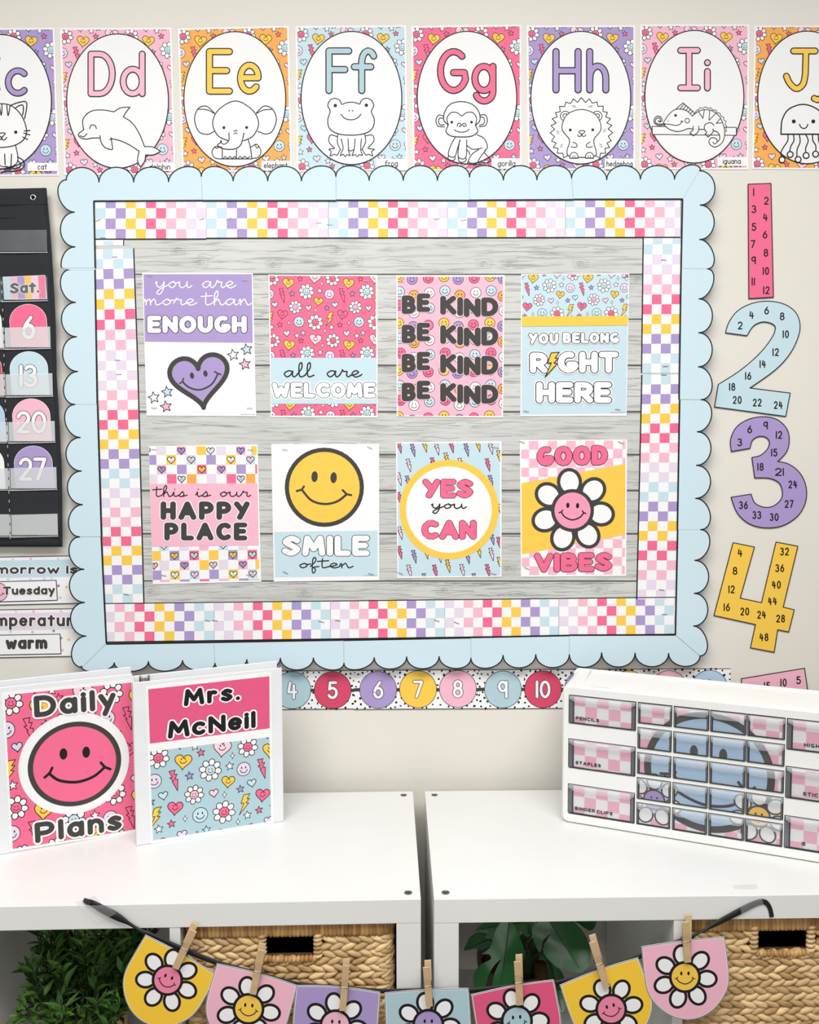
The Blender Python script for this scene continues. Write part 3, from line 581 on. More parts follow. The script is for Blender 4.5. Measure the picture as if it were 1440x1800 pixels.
tc = [(116, 318), (174, 320), (235, 320), (296.5, 319.5), (354, 310), (410, 318), (470.7, 318), (530, 318), (590.5, 310), (649, 317), (709, 317), (769, 317), (825.5, 311), (885, 316.5), (944, 316), (1005, 313), (1066.8, 316), (1126, 315), (1186, 315), (1232, 301)]
te = lambda x: 294.5 - 3.5 * min(1, (x - 110) / 600.)
for i, (s0, s1, ia, ib) in enumerate(((0, 4, (165, 353.5), (356, 352.5)), (4, 8, (356, 352.8), (591, 352.8)), (8, 12, (591, 352), (825, 352.5)), (12, 15, (825, 352), (1008, 351)), (15, 19, (1008, 350.5), (1201, 350)))):
    scallop(tc[s0:s1 + 1], te, (0, -1), [ia, ib], wh[i] + ' pale blue scalloped strip from the left along the top edge of the board', .0003 * (i % 2))
rc_ = [(1230, 300), (1231, 360.5), (1230.4, 421), (1244, 472.7), (1229, 525.4), (1228.6, 585), (1228, 644.8), (1233, 702.5), (1226, 759), (1224.6, 818), (1223, 876), (1232, 931), (1221.5, 985), (1220.7, 1043), (1219.5, 1100.5), (1231, 1153)]
re_ = lambda y: float(np.interp(y, [330, 450, 560, 680, 790, 905, 1015, 1127], [1257, 1254.5, 1252.5, 1252, 1250, 1248.6, 1246, 1243]))
for i, (s0, s1, ia, ib) in enumerate(((0, 3, (1200, 350), (1197.5, 472)), (3, 7, (1197.5, 472), (1194, 702)), (7, 11, (1195, 702), (1191, 931)), (11, 15, (1191.5, 931), (1187.5, 1116)))):
    scallop(rc_[s0:s1 + 1], re_, (1, 0), [ia, ib], wh[i] + ' pale blue scalloped strip from the top down the right edge of the board', .0002 + .0003 * (i % 2))
lc_ = [(117, 316), (130.8, 373), (131.7, 434), (109, 470.6), (124, 473.5), (132.8, 531.5), (134.5, 592), (136.4, 653), (131.7, 711), (141, 769), (143, 828), (145, 887), (140, 943.7), (147.5, 1000.6), (148.5, 1059), (151, 1118), (144, 1173)]
le_ = lambda y: float(np.interp(y, [340, 400, 500, 560, 620, 680, 740, 798, 857, 915, 972, 1030, 1090, 1148], [105, 106, 106.5, 108, 110, 111.5, 114, 116, 118.5, 120.5, 121.5, 122, 124, 126]))
# first left strip ends in half a lobe
a = Art(wallmap(BY - .0030), NW); P = lobe(lc_[0], lc_[1], 21, (-1, 0)) + lobe(lc_[1], lc_[2], 25, (-1, 0))[1:] + lobe((131.7, 434), (133, 500), 25, (-1, 0), 16)[1:9]
P.append((108.7, 470.6)); a.slab(P + [(124, 474.5), (167, 474.5), (165, 353)], 'BB', .0003); a.line(P, 2.1, 'K', 2); a.line([(165, 353), (167.5, 471)], 2.8, 'K', 2, cap=False); a.line([(110, 471), (167, 471)], .7, 'S', 1, cap=False)
a.build('scalloped_border_strip', 'first pale blue scalloped strip from the top down the left edge of the board', 'border strip', 'pale blue scalloped border strips around the board')
for i, (s0, s1, ia, ib) in enumerate(((4, 8, (167, 473), (171, 711)), (8, 12, (171.5, 711), (178.5, 943)), (12, 16, (178, 943), (187, 1131)))):
    scallop(lc_[s0:s1 + 1], le_, (-1, 0), [ia, ib], wh[i + 1] + ' pale blue scalloped strip from the top down the left edge of the board', .0002 + .0003 * (i % 2))
bc_ = [(143, 1171), (201, 1165), (261, 1163), (321, 1161), (378, 1166), (434, 1159.5), (493, 1157), (551, 1156.7), (604.7, 1166), (658, 1156), (715, 1154.7), (772, 1154), (828, 1157), (884.5, 1152), (942, 1150.5), (1001, 1151), (1057.8, 1147.5), (1116.5, 1148), (1175.5, 1148.5), (1231, 1152)]
be_ = lambda x: 1181 - 9.5 * (x - 150) / 1050
for i, (s0, s1, ia, ib) in enumerate(((0, 4, (187, 1132), (376, 1129)), (4, 8, (376, 1129), (604, 1125)), (8, 12, (604, 1125.5), (828, 1121)), (12, 15, (828, 1120.5), (1001, 1117)), (15, 19, (1001, 1116.5), (1188, 1116)))):
    scallop(bc_[s0:s1 + 1], be_, (0, 1), [ia, ib], wh[i] + ' pale blue scalloped strip from the left along the bottom edge of the board', .0003 * (i % 2))

# ================================================================== ALPHABET POSTERS ON THE WALL
AY = -.0012
def alpha(quad, oval, bgc, label, word=None, draw=None, sub=None):
    hm = homog(quad, 197, 258); wm = wallmap(AY); a = Art(lambda p: wm(hm(p)), NW)
    a.slab([(0, 0), (197, 0), (197, 258), (0, 258)], 'W', .0005); a.rect(3.5, 3, 193.5, 255, bgc, 1)
    pattern(a, 3.5, 3, 193.5, 255, 9.5, 7.5, .3617, 2, sub=sub)
    a.fn = wm; cx, cy, rx, ry = oval
    a.disc(cx, cy, rx, 'K', 7, ry, n=72); a.disc(cx, cy, rx - 2, 'F', 8, ry - 2, n=72)
    if word:
        w, x0, y0, x1, y1, t0, t1, tb = word
        a.poly([(x0, y0), (x1, y0), (x1 + .3, y1), (x0 + .3, y1)], 'W', 9); text(a, w, t0, t1, tb - 10.5, tb, 1.25, 'K', 12, gap=.9)
        for q in range(5): a.rect(x0 + 4 + q * 8.6, y1 + .2, x0 + 8 + q * 8.6, y1 + 1.2, 'K', 9)
    if draw: draw(a)
    a.T = None; return a.build('alphabet_poster', label, 'poster', 'alphabet posters along the wall')
def big(a, c, x0, x1, yt, yb, col, sw=7.6, sp=2.1): text(a, c, x0 + sp, x1 - sp, yt + sp, yb - sp, sw, col, 13, sp, 'K')
def LW_(a, *curves, w=7.5, z=11, c='K'):
    for q in curves: a.curve(q, w, c, z)
def d_cat(a):
    a.crop(0, 30, 4)
    big(a, 'C', -150, 8, 240, 560, 'V', 33, 8); big(a, 'c', 35, 207, 258, 562, 'V', 33, 8)
    head = [(-100, 690), (-60, 635), (0, 612), (80, 625), (150, 690), (188, 790), (170, 860), (100, 905), (0, 918), (-80, 905)]
    a.shape(smooth([(110, 900), (127, 980), (118, 1030), (70, 1055), (0, 1045), (-60, 1000), (-60, 900)], 4), 'W', 7, 'K', 9)
    a.poly(smooth(head, 4, True), 'W', 11); LW_(a, head[1:], z=12)
    LW_(a, [(78, 622), (130, 603), (185, 598), (188, 650), (174, 716)], [(112, 640), (135, 625), (163, 622), (166, 660), (160, 690)], [(-2, 622), (6, 670), (10, 692), (16, 660), (16, 618)], [(50, 622), (58, 692), (66, 670), (73, 626)],
        [(0, 819), (30, 816), (38, 822), (16, 846), (0, 838)], [(16, 845), (20, 864), (36, 864), (50, 848)], [(15, 845), (8, 862), (-6, 866)], [(172, 803), (212, 799)], [(170, 818), (212, 830)], [(162, 845), (196, 862)],
        [(35, 965), (38, 1040)], [(83, 965), (80, 1030), (78, 1050)], [(45, 1050), (60, 1056), (74, 1054)], [(125, 985), (165, 1010), (170, 1050), (130, 1080), (50, 1085), (8, 1092)], [(125, 1010), (145, 1030), (138, 1055), (90, 1068), (5, 1070)], z=13)
    a.disc(113, 811, 12, 'K', 13)
alpha([(-101, 50), (96, 49), (104, 309), (-93, 310)], (1, 179, 90.7, 119), 'V', 'purple bordered letter C poster with a cat, cut off at the left frame edge', ('cat', 48.5, 286.5, 102, 301, 66.5, 83, 298.5), d_cat)
def d_dol(a):
    a.crop(0, 30, 4); big(a, 'D', 617, 816, 238, 565, 'P', 33, 8); big(a, 'd', 843, 1026, 238, 565, 'P', 33, 8)
    body = smooth([(590, 795), (585, 720), (640, 665), (720, 655), (803, 668)], 4) + smooth([(803, 668), (850, 640), (915, 635)], 4)[1:] + smooth([(915, 635), (885, 675), (868, 703)], 3)[1:] + smooth([(868, 703), (930, 745), (980, 820), (1018, 913)], 4)[1:] + \
        smooth([(1018, 913), (1075, 915), (1130, 945)], 4)[1:] + smooth([(1130, 945), (1080, 970), (1025, 970)], 4)[1:] + smooth([(1025, 970), (1018, 1015), (990, 1055)], 3)[1:] + smooth([(990, 1055), (968, 1010), (980, 945)], 3)[1:] + \
        smooth([(980, 945), (920, 905), (850, 872), (783, 856)], 4)[1:] + smooth([(783, 856), (745, 875), (705, 851)], 3)[1:] + smooth([(705, 851), (650, 852), (610, 860), (572, 852), (552, 832), (565, 812), (590, 795)], 4)[1:]
    a.poly(body, 'F', 10); a.line(body[:-29], 7, 'K', 11); a.line(body[-25:], 7, 'K', 11)
    LW_(a, [(705, 835), (712, 880), (740, 918), (790, 932), (788, 890), (783, 850)], [(565, 836), (590, 843), (613, 822)], [(632, 786), (640, 765), (655, 760), (672, 767), (679, 786)], w=7)
alpha([(105, 49.5), (302, 49), (309, 307), (113, 308)], (207, 178, 90.5, 119), 'P', 'pink bordered letter D poster with a leaping dolphin', ('dolphin', 255, 286, 306, 301, 263, 300, 298.5), d_dol)
def d_ele(a):
    a.crop(300, 30, 3.4286); big(a, 'E', 213, 377, 188, 470, 'Y', 30, 7); big(a, 'e', 400, 552, 174, 470, 'Y', 30, 7)
    L_ = [(265, 580), (215, 538), (165, 555), (145, 620), (172, 692), (225, 708), (262, 690)]; R_ = [(518, 578), (565, 537), (615, 557), (638, 620), (612, 690), (570, 706), (528, 690)]
    for e in (L_, R_): a.poly(smooth(e, 4), 'F', 9); a.curve(e, 6, 'K', 10)
    H = [(345, 745), (285, 715), (254, 640), (290, 560), (392, 507), (492, 560), (531, 640), (500, 715), (440, 747)]
    a.poly([(312, 780), (312, 856), (490, 856), (468, 740)], 'F', 9)
    a.line([(312, 785), (312, 856), (490, 856)], 6, 'K', 10); a.curve([(490, 856), (482, 790), (468, 740)], 6, 'K', 10); a.line([(398, 800), (397, 856)], 6, 'K', 10)
    a.poly(smooth(H, 5), 'F', 11); a.curve(H, 6, 'K', 12)
    T_ = [(352, 700), (352, 745), (325, 768), (308, 760), (305, 745), (298, 762), (284, 770), (300, 788), (340, 798), (390, 795), (425, 768), (443, 700)]
    a.poly(smooth(T_, 4), 'F', 13); a.curve(T_, 6, 'K', 14)
    LW_(a, [(165, 557), (220, 560), (265, 583)], [(612, 558), (560, 562), (517, 583)], [(382, 690), (393, 683), (402, 690)], [(382, 706), (393, 699), (402, 706)], [(310, 785), (270, 782), (250, 815), (268, 850), (312, 856)], [(485, 785), (520, 768), (545, 808), (530, 845), (490, 853)],
        [(318, 855), (330, 842), (344, 853), (358, 841), (372, 853), (386, 842), (396, 854)], [(408, 854), (420, 841), (434, 852), (448, 840), (462, 852), (478, 842)], [(268, 786), (280, 792), (290, 784)], [(512, 774), (520, 790), (534, 782)], w=5, z=14)
    for x, y in ((322, 668), (459, 667)): a.disc(x, y, 9, 'K', 14)
alpha([(312, 50), (508, 45.5), (514, 300), (320, 304)], (413, 174.5, 90.5, 119.5), 'O', 'orange bordered letter E poster with a sitting elephant', ('elephant', 459.5, 283, 510, 300, 464, 506, 296), d_ele)
def d_frog(a):
    a.crop(300, 30, 3.4286); big(a, 'F', 933, 1096, 184, 466, 'LB', 30, 7); big(a, 'f', 1086, 1246, 184, 466, 'LB', 30, 7)
    B_ = [(1008, 705), (1008, 770), (1030, 838), (1150, 838), (1175, 770), (1168, 705)]; a.poly(smooth(B_, 4), 'F', 9)
    LW_(a, [(1008, 705), (1006, 760), (1025, 800)], [(1170, 705), (1175, 755), (1152, 800)], [(1028, 735), (1040, 790), (1030, 815), (1024, 836), (1040, 828), (1052, 842), (1064, 830), (1082, 836), (1074, 810), (1070, 735)], [(1112, 735), (1106, 800), (1094, 835), (1112, 830), (1125, 842), (1138, 830), (1156, 834), (1146, 800), (1150, 735)],
        [(1005, 722), (965, 712), (953, 745), (970, 775), (988, 792), (955, 798), (968, 812), (962, 838), (985, 828), (1005, 832), (1022, 800)], [(1172, 718), (1215, 712), (1226, 745), (1205, 775), (1190, 792), (1227, 798), (1212, 812), (1218, 838), (1195, 828), (1176, 832), (1156, 800)], [(1070, 800), (1085, 808), (1106, 800)], w=5.5)
    H = [(962, 570), (948, 535), (962, 502), (992, 492), (1020, 504), (1032, 527), (1060, 518), (1090, 515), (1115, 518), (1140, 525), (1152, 502), (1182, 491), (1212, 505), (1224, 537), (1210, 572), (1228, 620), (1216, 672), (1170, 703), (1088, 713), (1008, 704), (958, 672), (948, 620)]
    a.poly(smooth(H, 4, True), 'F', 12); a.curve(H, 6, 'K', 13, True); LW_(a, [(1028, 588), (1050, 612), (1088, 621), (1125, 611), (1148, 587)], z=13, w=6)
    for x, y, r in ((993, 535, 10.5), (1180, 533, 10.5), (1077, 566, 4.5), (1097, 566, 4.5)): a.disc(x, y, r, 'K', 13)
alpha([(519.5, 46), (714.5, 44.5), (717, 299), (521.5, 302)], (618, 172.6, 89.5, 118), 'B', 'pale blue bordered letter F poster with a frog', ('frog', 661, 279.5, 713, 300, 676.5, 699.5, 292.5), d_frog, {'B': 'B'})
def d_gor(a):
    a.crop(700, 30, 3.4286); big(a, 'G', 233, 421, 188, 466, 'HP', 30, 7)
    LW_(a, [(475, 710), (520, 735), (538, 785), (520, 815), (548, 850), (555, 868), (525, 880), (500, 872)], [(415, 775), (450, 798), (505, 790)], [(485, 800), (445, 828), (425, 872), (470, 886), (492, 850), (530, 800)], [(425, 868), (420, 882), (470, 890), (500, 886)], [(345, 725), (318, 772), (303, 832), (340, 843), (360, 785), (374, 742)], [(303, 835), (302, 860), (325, 866), (342, 858), (343, 845)],
        [(370, 745), (362, 842), (408, 846), (413, 740)], [(362, 848), (368, 872), (392, 876), (410, 862), (406, 848)], [(412, 800), (425, 812), (432, 830)], w=5.5)
    for e in ([(280, 600), (245, 592), (228, 622), (240, 658), (280, 662)], [(277, 614), (252, 610), (243, 632), (256, 652), (278, 648)], [(486, 595), (522, 590), (538, 620), (525, 655), (488, 662)], [(488, 608), (512, 605), (521, 630), (508, 650), (490, 650)]): a.curve(e, 5.5, 'K', 11)
    H = [(300, 652), (276, 625), (280, 575), (315, 527), (382, 511), (450, 530), (487, 575), (492, 625), (468, 655), (480, 690), (445, 718), (385, 724), (320, 718), (288, 690)]
    a.poly(smooth(H, 4, True), 'F', 12); a.curve(H, 6, 'K', 13, True)
    LW_(a, [(303, 652), (294, 612), (318, 578), (355, 578), (383, 597), (411, 578), (450, 578), (472, 612), (465, 655)], [(356, 660), (360, 645), (374, 643), (383, 655), (392, 643), (406, 645), (411, 660)], [(368, 662), (372, 656), (377, 662)], [(392, 662), (397, 656), (402, 662)], [(338, 680), (358, 692), (385, 695), (412, 690), (428, 677)], z=14, w=5.5)
    for x in (323, 442): a.disc(x, 635, 8.5, 'K', 14)
    big(a, 'g', 440, 593, 188, 466, 'HP', 30, 7)
alpha([(722.5, 46), (917, 43.5), (917.5, 298), (726, 301)], (821, 172, 88.4, 117.5), 'HP', 'hot pink bordered letter G poster with a gorilla', ('gorilla', 864, 278.5, 916, 297, 875, 906, 292.5), d_gor)
def d_hog(a):
    a.crop(700, 30, 3.4286); big(a, 'H', 929, 1106, 188, 462, 'V', 30, 7); big(a, 'h', 1132, 1273, 188, 462, 'V', 30, 7)
    a.crop(940, 60, 7.824)
    Z_ = [(400, 1705), (385, 1640), (310, 1640), (322, 1575), (255, 1560), (296, 1500), (232, 1475), (272, 1412), (213, 1360), (275, 1312), (224, 1262), (296, 1225), (240, 1165), (310, 1140), (285, 1083), (352, 1068), (340, 997), (412, 1000), (426, 938), (490, 958), (532, 893), (588, 942), (640, 876), (698, 942), (752, 893), (790, 952), (856, 936), (870, 998), (942, 992), (938, 1066), (1000, 1080), (974, 1140), (1042, 1165), (990, 1222), (1060, 1258), (1010, 1306), (1072, 1356), (1012, 1408), (1052, 1472), (992, 1500), (1030, 1560), (966, 1575), (976, 1640), (905, 1640), (893, 1705), (820, 1670), (460, 1670)]
    a.poly(Z_, 'F', 9); a.line(Z_[:-2] + [(820, 1668)], 12, 'K', 10); a.line([(460, 1668), Z_[0]], 12, 'K', 10)
    for x in (420, 858): a.disc(x, 1130, 73, 'K', 10); a.disc(x, 1130, 61, 'F', 11); a.curve([(x - 28, 1150), (x - 30, 1115), (x, 1098), (x + 30, 1115), (x + 28, 1150)], 12, 'K', 12)
    B_ = [(478, 1460), (378, 1320), (400, 1180), (480, 1085), (640, 1040), (800, 1085), (885, 1180), (908, 1320), (812, 1460), (845, 1620), (820, 1680), (640, 1698), (470, 1680), (445, 1600)]
    a.poly(smooth(B_, 5, True), 'F', 13); a.curve(B_, 12, 'K', 14, True)
    for x in (538, 752): a.poly(A(x, 1690, 56, -60, 0, 180) + [(x - 56, 1708), (x + 56, 1708)], 'F', 15); a.line([(x + 56, 1708)] + A(x, 1690, 56, -60, 0, 180) + [(x - 56, 1708)], 12, 'K', 16, True); a.line([(x - 14, 1700), (x - 14, 1670)], 8, 'K', 16); a.line([(x + 14, 1700), (x + 14, 1670)], 8, 'K', 16)
    LW_(a, [(525, 1490), (570, 1512), (580, 1550), (540, 1562), (495, 1550)], [(760, 1490), (718, 1515), (708, 1550), (745, 1562), (793, 1550)], [(606, 1345), (640, 1328), (688, 1340), (672, 1365), (645, 1378), (618, 1362), (606, 1345)], [(645, 1380), (630, 1408), (600, 1408), (588, 1390)], [(645, 1380), (662, 1410), (690, 1405), (700, 1388)], w=12, z=15)
    for x, y in ((488, 1322), (797, 1320)): a.disc(x, y, 20, 'K', 15)
    for x, y, s in ((525, 995, 1), (752, 1000, -1), (315, 1340, 1), (955, 1320, -1), (365, 1525, -1), (905, 1520, 1)):
        for o in (0, 26): a.line([(x + o - 12, y - 14 * s), (x + o + 14, y + 16 * s)] if abs(x - 640) < 200 else [(x - 14, y - 8 * s + o), (x + 22, y + 10 * s + o)], 7, 'K', 10)
alpha([(925.5, 45), (1117, 44.6), (1117, 298), (928, 299.5)], (1021, 172, 88.7, 117.5), 'V', 'purple bordered letter H poster with a hedgehog', ('hedgehog', 1063, 279, 1114.5, 298, 1066, 1112, 293), d_hog)
def d_igu(a):
    a.crop(1080, 30, 4); big(a, 'Î', 441, 608, 212, 524, 'P', 33, 8); big(a, 'i', 629, 681, 283, 525, 'P', 33, 8)
    a.crop(1130, 170, 7.579)
    a.poly([(122, 398), (1245, 412), (1245, 517), (128, 505)], 'F', 9); a.line([(122, 398), (1245, 412), (1245, 517), (128, 505)], 11, 'K', 10, True)
    B_ = smooth([(275, 345), (330, 260), (400, 190), (470, 168), (560, 180), (615, 215), (658, 262)], 4) + smooth([(658, 262), (700, 225), (760, 190), (840, 175), (930, 195), (1010, 255), (1060, 345), (1090, 470), (1070, 590), (1010, 655), (950, 672), (895, 640), (880, 595), (905, 555), (950, 550), (985, 575), (985, 612), (955, 632), (930, 610)], 4)[1:]
    F_ = B_[:-24] + [(1015, 590), (1022, 520), (990, 470), (900, 455), (760, 438), (600, 428), (470, 465), (380, 450), (310, 400)]
    a.poly(F_, 'F', 11); a.line(B_, 11, 'K', 12)
    LW_(a, [(275, 345), (290, 385), (350, 435), (440, 465), (520, 458), (600, 428), (660, 432)], [(745, 438), (815, 438)], [(935, 430), (940, 455), (985, 470), (1018, 510), (1020, 570), (985, 612)], [(290, 368), (350, 370), (430, 385), (490, 372), (520, 335)], [(505, 328), (520, 330), (535, 338)], [(668, 395), (668, 445), (640, 470), (625, 492), (650, 500), (672, 522), (705, 500), (740, 460), (745, 395)],
        [(948, 385), (915, 355), (870, 352), (822, 385), (822, 440), (850, 480), (825, 505), (850, 515), (868, 540), (905, 505), (935, 470), (935, 430)], [(290, 362), (220, 368), (175, 352), (165, 320), (190, 288), (225, 292), (235, 320), (215, 335), (203, 318)], [(278, 378), (210, 385), (160, 360), (148, 315), (175, 270), (215, 262), (250, 290), (255, 325), (225, 340)], w=11, z=13)
    for q in ([(440, 168), (533, 85), (690, 218), (660, 262)], [(745, 205), (798, 292), (818, 182)], [(890, 190), (880, 318), (970, 228)], [(1035, 290), (975, 358), (1058, 350)], [(492, 168), (548, 102)], [(530, 172), (575, 125)], [(570, 188), (605, 145)], [(605, 208), (635, 168)], [(632, 230), (660, 195)]): a.line(q, 10, 'K', 13)
    sc_ = [(705, 215), (712, 185), (745, 178), (758, 150), (800, 155), (830, 140), (870, 155), (905, 152), (930, 178), (975, 182), (985, 212), (1030, 225), (1040, 262), (1075, 275), (1078, 312), (1108, 330), (1095, 370), (1118, 395), (1105, 430), (1115, 455), (1095, 468)]; a.line(smooth(sc_, 3), 9, 'K', 10)
    a.disc(435, 252, 18, 'K', 13); a.disc(335, 328, 7, 'K', 13); a.line(A(590, 323, 30, 30, 0, 360), 10, 'K', 13, True)
alpha([(1125.5, 43), (1317.5, 43), (1316, 298), (1124, 297.5)], (1220.6, 170.3, 88, 117.5), 'P', 'pink bordered letter I poster with a chameleon lying on a branch', ('iguana', 1261, 276.5, 1312.5, 292, 1270.5, 1302, 288.5), d_igu)
def d_jel(a):
    a.crop(1080, 30, 4); big(a, 'J', 1184, 1435, 216, 530, 'Y', 33, 8); big(a, 'j', 1372, 1500, 250, 540, 'Y', 33, 8)
    H = [(1170, 825)] + smooth([(1172, 780), (1180, 720), (1225, 650), (1325, 616), (1425, 650), (1475, 720), (1482, 780)], 5) + [(1485, 825)]
    for q, b in (([(1220, 828), (1218, 870), (1190, 915), (1172, 950), (1175, 985)], (1178, 1005)), ([(1258, 828), (1262, 870), (1240, 910), (1232, 948)], (1235, 968)), ([(1300, 828), (1305, 880), (1285, 930), (1282, 985)], (1291, 1003)), ([(1345, 828), (1362, 870), (1345, 920), (1345, 955)], (1347, 975)), ([(1392, 828), (1395, 870), (1415, 905), (1415, 945)], (1414, 965)), ([(1432, 828), (1436, 870), (1450, 915)], (1470, 985))):
        a.curve(q, 8, 'K', 11); a.disc(b[0], b[1], 25, 'K', 12); a.disc(b[0], b[1], 16, 'W', 13)
    a.poly(H, 'F', 14); a.line(H, 9, 'K', 15, True); a.disc(1260, 736, 14, 'K', 15); a.disc(1397, 736, 14, 'K', 15); a.curve([(1300, 757), (1312, 778), (1330, 785), (1348, 778), (1359, 757)], 8, 'K', 15)
alpha([(1326, 45), (1518, 45), (1514, 299), (1322, 297)], (1419, 171.5, 88, 117.5), 'O', 'orange bordered letter J poster with a jellyfish, cut off at the right frame edge', None, d_jel)

# ================================================================== POSTERS ON THE BOARD
PY = BY - .0016
def poster(ox, oy, sc, quad, draw, label, st):
    a = Art(wallmap(PY), NW); a.crop(ox, oy, sc); a.slab(quad, 'W', .0006); draw(a); a.T = None
    o = a.build('motivational_poster', label, 'poster', 'posters pinned to the board'); staples(o, st, PY - .0013); return o
def fit(a, ox, oy, sc, quad, w, h):
    """switch the art to poster-local units w x h spanning the given crop quad"""
    q = [(ox + x / sc, oy + y / sc) for x, y in quad]; hm = homog(q, w, h); wm = wallmap(PY); a.fn = lambda p: wm(hm(p)); a.T = None
def unfit(a, ox, oy, sc): a.fn = wallmap(PY); a.clip = None; a.crop(ox, oy, sc)
def p1(a):
    a.poly([(97, 66), (668, 66), (673, 428), (104, 422)], 'V', 1)
    script(a, 'you are', 160, 582, 34, 138, 6, 'W', 4, 1.1); script(a, 'more than', 100, 668, 32, 229, 6, 'W', 4, .6)
    text(a, 'ENOUGH', 117, 642, 285, 376, 35, 'W', 5, 3, 'K', 6)
    hq = hpts(392, 612, 158, -8, 60, .98); a.poly(hq, 'V', 2); a.line(hq, 25, 'C', 3, True)
    a.disc(353, 601, 11, 'C', 4, 17, -8); a.disc(424, 590, 11, 'C', 4, 17, -8); a.curve([(303, 633), (340, 664), (398, 675), (458, 645), (490, 590)], 9, 'C', 4)
    a.line([(288, 642), (303, 633), (308, 616)], 8, 'C', 4); a.line([(472, 580), (490, 590), (505, 595)], 8, 'C', 4)
    for x, y, c in ((570, 492, 'W'), (641, 463, 'B'), (632, 541, 'P'), (152, 717, 'W'), (222, 687, 'B'), (216, 764, 'P')): star(a, x, y, 31, c, 2, 4, -100)
    a.line([(608, 804), (683, 806)], 2, 'G', 2)
poster(220, 460, 3, [(90, 58), (673, 60), (692, 815), (113, 812)], p1, 'purple and white poster reading you are more than enough, with a purple smiling heart', [(263, 484.5, 10), (430, 492.5, 5), (271, 717, 2), (439, 717.5, 4)])
def p2(a):
    fit(a, 220, 460, 3, [(762, 74), (1322, 76), (1325, 812), (774, 812)], 560, 738)
    a.rect(0, 0, 560, 738, 'HP', 1)
    pattern(a, 0, 0, 560, 434, 13, -5, 1, 2, sub={'DP': 'HP'}); pattern(a, 0, 676, 560, 738, 13, 643 - 5, 1, 2)
    unfit(a, 220, 460, 3); a.poly([(768, 507), (1324, 507), (1327, 750), (772, 750)], 'B', 8)
    script(a, 'all are', 835, 1246, 33, 608, 7, 'K', 10, 1.3); text(a, 'WELCOME', 776, 1322, 637, 718, 31, 'W', 12, 2.8, 'K', 4, ol2=7, oc2='W')
poster(220, 460, 3, [(755, 68), (1332, 70), (1332, 822), (768, 820)], p2, 'hot pink patterned poster reading all are welcome on a pale blue band', [(478, 488, 5), (645, 494, 0)])
def p3(a):
    a.poly([(60, 83), (642, 83), (632, 850), (63, 845)], 'P', 1); o = (680, 460, 3.13)
    a.clip = (680 + 61 / 3.13, 460 + 83 / 3.13, 680 + 636 / 3.13, 460 + 848 / 3.13)
    for x, y, c in [(65, 82, 'Y'), (140, 97, 'V'), (228, 90, 'HP'), (315, 82, 'Y'), (393, 97, 'V'), (481, 90, 'HP'), (569, 80, 'Y'), (642, 95, 'V'), (70, 165, 'B'), (235, 172, 'W'), (320, 160, 'B'), (490, 170, 'W'), (575, 160, 'B'), (150, 186, 'O'), (402, 186, 'O'), (640, 190, 'O'), (70, 240, 'HP'), (150, 280, 'W'), (235, 255, 'B'), (322, 250, 'HP'), (400, 280, 'W'), (485, 262, 'B'), (645, 270, 'W'),
                    (65, 338, 'Y'), (145, 357, 'V'), (228, 350, 'HP'), (315, 338, 'Y'), (393, 357, 'V'), (477, 347, 'HP'), (567, 337, 'Y'), (638, 355, 'V'), (70, 422, 'B'), (150, 446, 'O'), (235, 432, 'W'), (320, 422, 'B'), (402, 446, 'O'), (488, 430, 'W'), (572, 420, 'B'), (640, 440, 'O'), (75, 503, 'HP'), (150, 528, 'W'), (237, 512, 'B'), (322, 503, 'HP'), (400, 530, 'W'), (485, 512, 'B'), (573, 502, 'HP'), (645, 525, 'W'),
                    (65, 597, 'Y'), (140, 614, 'V'), (228, 607, 'HP'), (315, 598, 'Y'), (390, 614, 'V'), (478, 605, 'HP'), (567, 597, 'Y'), (640, 607, 'V'), (70, 680, 'B'), (150, 702, 'O'), (235, 690, 'W'), (320, 678, 'B'), (402, 702, 'O'), (488, 690, 'W'), (572, 678, 'B'), (640, 700, 'O'), (75, 763, 'HP'), (150, 790, 'W'), (235, 770, 'B'), (322, 762, 'HP'), (400, 790, 'W'), (485, 772, 'B'), (573, 760, 'HP'), (645, 780, 'W'), (65, 853, 'Y'), (140, 872, 'V'), (228, 860, 'HP'), (315, 850, 'Y'), (400, 868, 'V'), (480, 860, 'HP'), (565, 848, 'Y')]:
        a.crop(*o); smiley(a, x, y, 28.5, c, 2, 3)
    a.clip = None; a.crop(*o)
    for r in (0, 161, 321, 480):
        text(a, 'BE', 82, 240, 180 + r, 282 + r, 38, 'C', 9, 3.4, 'LP', 4, dy=[6, -5]); text(a, 'KIND', 294, 614, 188 + r, 292 + r, 38, 'C', 9, 3.4, 'LP', 3, dy=[0, 7, 13, 9])
poster(680, 460, 3.13, [(52, 75), (650, 73), (640, 858), (55, 852)], p3, 'pink poster repeating be kind four times over coloured smileys', [(706, 495, 5), (872, 488, 3)])
